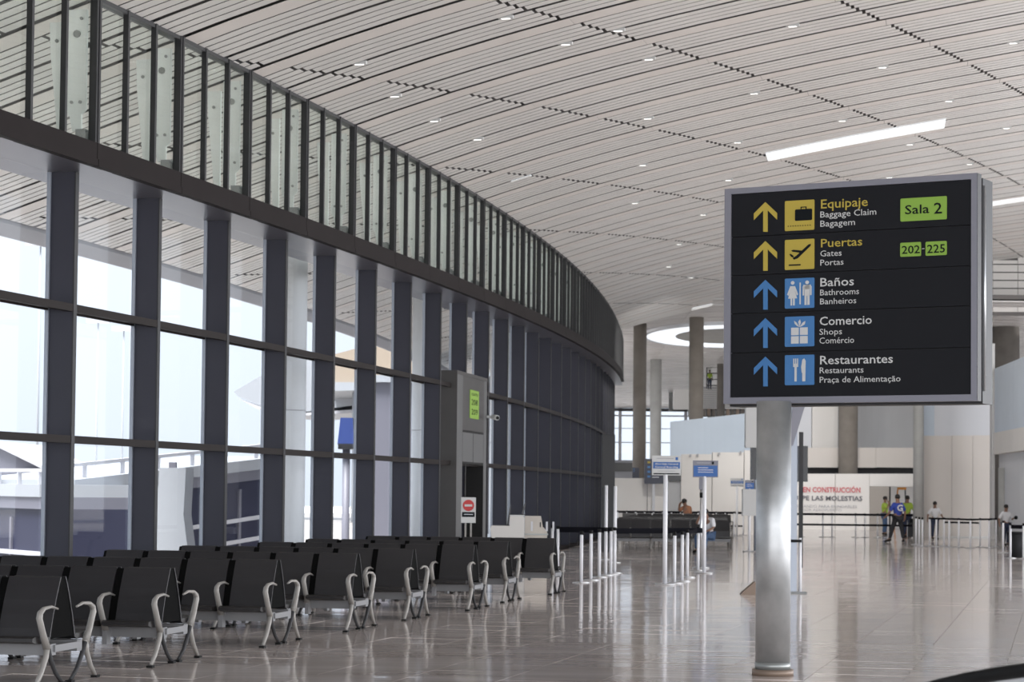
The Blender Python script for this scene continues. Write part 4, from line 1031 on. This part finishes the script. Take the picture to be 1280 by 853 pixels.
# lunette that closes the vault above the lower far ceiling, clad in horizontal slats
sg_ = (K1+1)*BAY+SH-.05
for i in range(19):
    ua, ub = 7.3+i*1.05, 8.33+i*1.05
    pa_, pb_ = R(sg_, ua, .02), R(sg_, ub, .02); zl0 = 9.55
    k_ = 0
    while zl0+.34*k_ < min(pa_.z, pb_.z):
        z0_ = zl0+.34*k_; z1_ = min(z0_+.29, min(pa_.z, pb_.z)); k_ += 1
        MB().hexa([(pa_.x, pa_.y, z0_), (pb_.x, pb_.y, z0_), (pb_.x, pb_.y+.04, z0_), (pa_.x, pa_.y+.04, z0_), (pa_.x, pa_.y, z1_), (pb_.x, pb_.y, z1_), (pb_.x, pb_.y+.04, z1_), (pa_.x, pa_.y+.04, z1_)]).build('lunette_slat', 'slat', fc)
    MB().hexa([(pa_.x, pa_.y+.1, 9.4), (pb_.x+.03, pb_.y+.1, 9.4), (pb_.x+.03, pb_.y+.2, 9.4), (pa_.x, pa_.y+.2, 9.4), (pa_.x, pa_.y+.1, pa_.z+.1), (pb_.x+.03, pb_.y+.1, pb_.z+.1), (pb_.x+.03, pb_.y+.2, pb_.z+.1), (pa_.x, pa_.y+.2, pa_.z+.1)]).build('lunette_backing', 'backing', fc)
for x, y0, y1, Y in ((763, 491, 513, 140), (838.5, 494, 514, 140)):
    a, b = P(x, y1, Y), P(x, y0, Y); MB().box(a.x-.12, a.x+.12, Y, Y+.2, a.z, b.z+.5).build('hanger_post', 'screen', fc)
# ring skylight
rc_ = P(915, 417, 108); rc_.z = far_z(108)-.16; RR = 107/ (F/108.)
o = thing('ring_skylight', rc_, 'bright ring shaped skylight in the far ceiling', 'skylight')
rg = MB(); n = 64; prof_ = []
def rpnt(t, rad, dz=0.): 
    x = rad*math.cos(t); y = rad*1.3*math.sin(t); return (x, y, -.034*y+dz)
for a_, b_, nm, m in ((RR*.66, RR, 'glowing_ring', 'skylight'), (RR, RR*1.05, 'outer_rim', 'palegrey'), (0.05, RR*.66, 'inner_disc', 'concrete_l')):
    mb = MB()
    for i in range(n):
        t0, t1 = 2*math.pi*i/n, 2*math.pi*(i+1)/n; dz = -.03 if nm == 'outer_rim' else 0
        mb.hexa([rpnt(t0, a_, dz), rpnt(t0, b_, dz), rpnt(t1, b_, dz), rpnt(t1, a_, dz), rpnt(t0, a_, .1), rpnt(t0, b_, .1), rpnt(t1, b_, .1), rpnt(t1, a_, .1)])
    mb.build(nm, m, o)
# mezzanine balcony
bal = thing('mezzanine_balcony', P(842, 512, 128), 'white slatted mezzanine balcony front beside the big sign', 'balcony')
B0 = Vector(bal.location)
def bq(x0, x1, yt, yb_, Y, m, nm, dep=.2):
    a, b = P(x0, yb_, Y)-B0, P(x1, yt, Y)-B0; MB().box(a.x, b.x, a.y, a.y+dep, a.z, b.z).build(nm, m, bal)
bq(842, 862, 487, 512, 128, 'slat_white', 'solid_panel'); MB().box(P(885, 500, 130).x-B0.x, P(1000, 500, 130).x-B0.x, 2, 2.3, -B0.z, .1).build('support_wall', 'greywall', bal)
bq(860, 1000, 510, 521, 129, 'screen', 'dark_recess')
for i in range(9): bq(878+i*6, 882+i*6, 511, 520, 128.8, 'brown' if i % 2 else 'concrete', 'shelf_post')
bq(878, 1000, 485, 511, 128.3, 'greytxt', 'back_panel')
for i in range(10):
    a0 = P(878, 487+i*2.6, 128.2)-B0; a1 = P(1000, 487+i*2.6, 128.2)-B0
    MB().box(a0.x, a1.x, a0.y-.03, a0.y+.05, a0.z-.035, a0.z+.035).build('slat', 'slat_white', bal)
# scaffold
sf = thing('scaffold', P(889, 486, 126), 'grey scaffold ladder tower standing on the mezzanine', 'scaffold'); z9 = P(889, 425, 126).z-sf.location.z
for x in (-.25, .45): MB().box(x-.03, x+.03, -.03, .03, 0, z9).build('upright', 'sign_side', sf)
for i in range(8): MB().box(-.25, .45, -.03, .03, z9*(i+.5)/8-.025, z9*(i+.5)/8+.025).build('rung', 'sign_side', sf)
# ladder behind door
ld = thing('step_ladder', P(1125, 663, 114)*1, 'orange topped step ladder in the opening behind the workers', 'ladder'); ld.location.z = 0; zl_ = P(1125, 609.5, 114).z
MB().box(-.14, .30, -.1, .1, zl_-.12, zl_).build('top_step', 'orange', ld)
for x0, x1 in ((-.12, -.3), (.25, .35)): MB().hexa([(x1-.03, -.05, 0), (x1+.03, -.05, 0), (x1+.03, .05, 0), (x1-.03, .05, 0), (x0-.03, -.05, zl_-.1), (x0+.03, -.05, zl_-.1), (x0+.03, .05, zl_-.1), (x0-.03, .05, zl_-.1)]).build('stile', 'orange' if x0 < 0 else 'screen', ld)
for k in range(5): MB().box(-.26+.03*k, .3, -.04, .04, .3*(k+1)-.02, .3*(k+1)+.02).build('step', 'palegrey', ld)
# bin
g = G(1270, 697); o = thing('rubbish_bin', g, 'dark grey tapered rubbish bin at the right edge of the photo', 'bin')
hb = P(1270, 665, g.y).z
MB().cyl((0, 0, 0), (0, 0, hb-.05), .18, .24, 24).build('body', 'bin', o); MB().cyl((0, 0, hb-.05), (0, 0, hb), .265, n=24).build('rim', 'bin', o)
# handrail bottom right
hr = thing('curved_handrail', (0, 0, 0), 'out of focus black curved handrail crossing the lower right corner', 'handrail')
hp = []
for x, y, Y in ((1080, 880, 9.4), (1130, 862, 9.2), (1170, 849.5, 9.05), (1210, 840, 8.9), (1250, 833, 8.75), (1290, 827.5, 8.6), (1340, 823, 8.4), (1400, 822, 8.1)): hp.append(P(x, y, Y))
hr.location = (hp[0].x, hp[0].y, 0); L0 = Vector(hr.location)
MB().tube([p-L0-Vector((0, 0, .03)) for p in hp], .028, 10, 1.2).build('rail', 'rubber', hr)
mb = MB()
for a_, b_ in zip(hp[:-1], hp[1:]):
    a_, b_ = a_-L0, b_-L0; mb.hexa([(a_.x, a_.y, 0), (b_.x, b_.y, 0), (b_.x, b_.y+.02, 0), (a_.x, a_.y+.02, 0), (a_.x, a_.y, a_.z-.05), (b_.x, b_.y, b_.z-.05), (b_.x, b_.y+.02, b_.z-.05), (a_.x, a_.y+.02, a_.z-.05)])
mb.build('panel', 'greywall', hr)

# ---------------------------------------------------------------- PEOPLE
def skin_mesh(nodes, edges, m, name, parent, root=0, sub=1):
    """nodes: {key: (x,y,z,r)}; grows one continuous surface round the edges"""
    keys = list(nodes); me = bpy.data.meshes.new(name)
    me.from_pydata([nodes[k][:3] for k in keys], [(keys.index(a), keys.index(b)) for a, b in edges], [])
    o = bpy.data.objects.new(name, me); COL.objects.link(o)
    md = o.modifiers.new('s', 'SKIN'); md.use_smooth_shade = True
    for i, k in enumerate(keys):
        r = nodes[k][3]; r = r if isinstance(r, tuple) else (r, r)
        me.skin_vertices[0].data[i].radius = r; me.skin_vertices[0].data[i].use_root = (i == root)
    o.modifiers.new('b', 'SUBSURF').levels = sub; o.modifiers['b'].render_levels = sub
    me.materials.append(M[m]); dg = bpy.context.evaluated_depsgraph_get(); dg.update()
    m2 = bpy.data.meshes.new_from_object(o.evaluated_get(dg)); bpy.data.objects.remove(o)
    m2.name = name; return part(name, m2, parent)
def person(loc, rz_, label, H=1.72, shirt='white_cloth', legs='black_cloth', pose=None, vest=None, hair='hair', shoes='rubber', group=None):
    """faces local -y"""
    k = H/1.72
    N = dict(pel=(0, 0, .93, .12), bel=(0, 0, 1.06, .125), chest=(0, 0, 1.27, .145), neck=(0, 0, 1.45, .06), head0=(0, -.015, 1.54, .075), head1=(0, -.02, 1.64, .085),
             shR=(-.17, 0, 1.38, .065), elR=(-.24, .03, 1.11, .045), wrR=(-.25, -.05, .88, .032), haR=(-.25, -.08, .80, .035),
             shL=(.17, 0, 1.38, .065), elL=(.24, .03, 1.11, .045), wrL=(.25, -.05, .88, .032), haL=(.25, -.08, .80, .035),
             hiR=(-.09, 0, .88, .095), knR=(-.10, -.02, .48, .062), anR=(-.10, .03, .09, .042), toR=(-.10, -.14, .04, .035),
             hiL=(.09, 0, .88, .095), knL=(.10, -.02, .48, .062), anL=(.10, .03, .09, .042), toL=(.10, -.14, .04, .035))
    for kk, v in (pose or {}).items(): N[kk] = tuple(v)+(N[kk][3],)
    N = {a: tuple(c*k for c in v) for a, v in N.items()}
    E = [('pel', 'bel'), ('bel', 'chest'), ('chest', 'neck'), ('neck', 'head0'), ('head0', 'head1'), ('chest', 'shR'), ('shR', 'elR'), ('elR', 'wrR'), ('wrR', 'haR'), ('chest', 'shL'), ('shL', 'elL'), ('elL', 'wrL'), ('wrL', 'haL'),
         ('pel', 'hiR'), ('hiR', 'knR'), ('knR', 'anR'), ('anR', 'toR'), ('pel', 'hiL'), ('hiL', 'knL'), ('knL', 'anL'), ('anL', 'toL')]
    root = thing('person', loc, label, 'person', group, rz_)
    # fingers: short chains out of each hand
    N2 = dict(N); E2 = list(E)
    for sd in 'RL':
        h_ = Vector(N['ha'+sd][:3]); w_ = Vector(N['wr'+sd][:3]); d = (h_-w_).normalized(); side = d.cross(Vector((0, 1, 0)));
        side = Vector((1, 0, 0)) if side.length < .1 else side.normalized(); nn = d.cross(side).normalized()
        for i, (o_, L_) in enumerate(((-.027, .062), (-.009, .074), (.009, .070), (.027, .055))):
            b_ = h_+nn*o_*k; N2['f%s%d' % (sd, i)] = (*(b_+d*L_*k*.55), .010*k); N2['g%s%d' % (sd, i)] = (*(b_+d*L_*k+side*.01), .008*k)
            E2 += [('ha'+sd, 'f%s%d' % (sd, i)), ('f%s%d' % (sd, i), 'g%s%d' % (sd, i))]
        b_ = w_+d*.03*k; N2['t'+sd] = (*(b_+nn*.05*k+d*.02*k), .011*k); N2['u'+sd] = (*(b_+nn*.06*k+d*.055*k), .009*k); E2 += [('wr'+sd, 't'+sd), ('t'+sd, 'u'+sd)]
    body = skin_mesh(N2, E2, 'skin', 'body', root)
    hd_ = Vector(N['head1'][:3]); fwd_ = Vector((N['head0'][0]-N['neck'][0], -1, 0)).normalized()
    hb_ = MB(); hb_.ball(hd_+Vector((0, .012*k, .022*k)), .103*k, 14, 9, (.92, 1.02, .93)); hb_.build('hair', hair, root)
    fc_ = MB(); fc_.ball(hd_+Vector((0, -.098*k, -.03*k)), .018*k, 8, 6, (.8, 1.1, 1.3))
    for s_ in (-1, 1): fc_.ball(hd_+Vector((s_*.088*k, -.01*k, -.03*k)), .022*k, 8, 6, (.5, .8, 1.2))
    fc_.build('nose_and_ears', 'skin', root)
    ey_ = MB()
    for s_ in (-1, 1): ey_.ball(hd_+Vector((s_*.032*k, -.088*k, -.012*k)), .010*k, 6, 5)
    ey_.box(hd_.x-.025*k, hd_.x+.025*k, hd_.y-.094*k, hd_.y-.080*k, hd_.z-.072*k, hd_.z-.064*k); ey_.build('eyes_and_mouth', 'hair', root)
    def grow(keys, add, m, nm, edges, rootk):
        nn_ = {a: (*N[a][:3], N[a][3]+add*k) for a in keys}
        return skin_mesh(nn_, edges, m, nm, root, list(keys).index(rootk))
    grow(['pel', 'hiR', 'knR', 'anR', 'hiL', 'knL', 'anL'], .022, legs, 'trousers', [('pel', 'hiR'), ('hiR', 'knR'), ('knR', 'anR'), ('pel', 'hiL'), ('hiL', 'knL'), ('knL', 'anL')], 'pel')
    grow(['pel', 'bel', 'chest', 'shR', 'elR', 'shL', 'elL'], .024, shirt, 'shirt', [('pel', 'bel'), ('bel', 'chest'), ('chest', 'shR'), ('shR', 'elR'), ('chest', 'shL'), ('shL', 'elL')], 'pel')
    if vest: grow(['bel', 'chest', 'shR', 'shL'], .04, vest, 'safety_vest', [('bel', 'chest'), ('chest', 'shR'), ('chest', 'shL')], 'bel')
    for sd in 'RL':
        a_, t_ = Vector(N['an'+sd][:3]), Vector(N['to'+sd][:3])
        MB().tube([a_+(a_-t_)*.35-Vector((0, 0, .045*k)), a_-Vector((0, 0, .035*k)), t_-Vector((0, 0, .0)), t_+(t_-a_)*.3-Vector((0, 0, .01*k))], [.035*k, .048*k, .042*k, .02*k], 8).build('shoe', shoes, root)
    return root
g = G(1122, 678.5)
walk = dict(hiR=(-.09, 0, .88), knR=(-.14, .05, .50), anR=(-.17, .12, .12), toR=(-.22, -.02, .05), hiL=(.09, 0, .88), knL=(.16, -.10, .50), anL=(.30, -.05, .12), toL=(.36, -.22, .05),
            elL=(.30, -.02, 1.12), wrL=(.36, -.18, .95), haL=(.40, -.24, .90), elR=(-.28, .05, 1.12), wrR=(-.30, 0, .90), haR=(-.30, -.04, .83))
pm = person(g, math.radians(200), 'walking man in royal blue shirt with white back print and black trousers', 1.76, 'shirt_blue', 'black_cloth', walk)
me = fit_text(text_mesh('G', 'signwhite', bold=.03), .24, .22); lo = part('back_print', me, pm, (.13, .19, 1.18)); lo.rotation_euler = (0, 0, math.pi)
g = G(1134, 672); person(g, math.radians(150), 'worker in yellow-green safety vest just behind the man in blue', 1.72, 'hivis', 'navy_cloth', dict(elR=(-.30, -.05, 1.1), wrR=(-.33, -.2, .9), haR=(-.33, -.26, .85)), 'hivis')
g = G(1106, 669); person(g, math.radians(60), 'worker in green safety vest standing by the open door', 1.68, 'hivis', 'jeans', dict(elR=(-.20, -.18, 1.2), wrR=(-.12, -.25, 1.42), haR=(-.10, -.2, 1.50)), 'hivis')
g = G(1168.5, 674.5); person(g, math.radians(5), 'person in white shirt and dark trousers leaning on the queue belts', 1.5, 'white_cloth', 'navy_cloth', dict(elR=(-.34, -.05, 1.12), wrR=(-.38, -.12, .90), haR=(-.38, -.15, .84), elL=(.3, -.02, 1.14), wrL=(.36, -.12, .95), haL=(.38, -.17, .90)))
g = P(1257.5, 676, 80.); g.z = 0; person(g, math.radians(20), 'man in white shirt near the grey bin holding a dark object', 1.44, 'white_cloth', 'navy_cloth', dict(elL=(.28, -.05, 1.1), wrL=(.18, -.26, 1.16), haL=(.15, -.32, 1.17), elR=(-.34, .02, 1.12), wrR=(-.36, -.05, .9), haR=(-.36, -.08, .84)))
b = g+Vector((.28, -.33, 1.0)); o = thing('dark_bag', b, 'small dark object in the hand of the man near the bin', 'bag'); MB().ball((0, 0, 0), .07).build('body', 'rubber', o)
# luggage by the workers
g = G(1139, 673); o = thing('suitcase', g, 'dark suitcase standing behind the man in blue', 'suitcase'); MB().box(-.16, .16, -.1, .1, .05, .62).build('shell', 'screen', o); MB().box(-.08, .08, -.02, .02, .62, .80).build('handle', 'rubber', o)
for x in (-.12, .12): MB().cyl((x-.015, 0, .03), (x+.015, 0, .03), .03, n=10).build('wheel', 'rubber', o)
g = G(1134.5, 671); o = thing('suitcase', g, 'small brown bag beside the dark suitcase', 'suitcase'); MB().box(-.2, .13, -.1, .1, 0, .45).build('shell', 'rust', o); MB().box(-.1, .05, -.02, .02, .45, .52).build('handle', 'rubber', o)
# seated man in white shirt
sit = dict(pel=(0, 0, .52), bel=(0, -.04, .66), chest=(0, -.10, .86), neck=(0, -.14, 1.03), head0=(0, -.20, 1.10), head1=(0, -.22, 1.19), shR=(-.18, -.10, .97), elR=(-.26, -.28, .86), wrR=(-.14, -.32, 1.06), haR=(-.10, -.30, 1.13),
           shL=(.18, -.10, .97), elL=(.25, -.16, .74), wrL=(.2, -.36, .66), haL=(.18, -.43, .65), hiR=(-.10, -.04, .50), knR=(-.15, -.46, .50), anR=(-.15, -.44, .10), toR=(-.16, -.60, .04), hiL=(.10, -.04, .50), knL=(.15, -.46, .50), anL=(.16, -.52, .10), toL=(.17, -.68, .04))
g = P(886, 690, 66.5); g.z = 0; person(g, math.radians(-35), 'seated man in white shirt and jeans leaning on his hand at the bench end', 1.72, 'white_cloth', 'jeans', sit)
g = P(861, 660, 93.6); g.z = .0; person(g, math.radians(-60), 'seated person in rust coloured top beyond the distant benches', 1.95, 'rust', 'navy_cloth', {k_: (v[0], v[1], v[2]+.05) for k_, v in sit.items()})
b = P(887, 487, 127.2); person(b, math.radians(10), 'worker in lime safety vest up on the mezzanine', 1.1, 'hivis', 'navy_cloth', None, 'hivis')
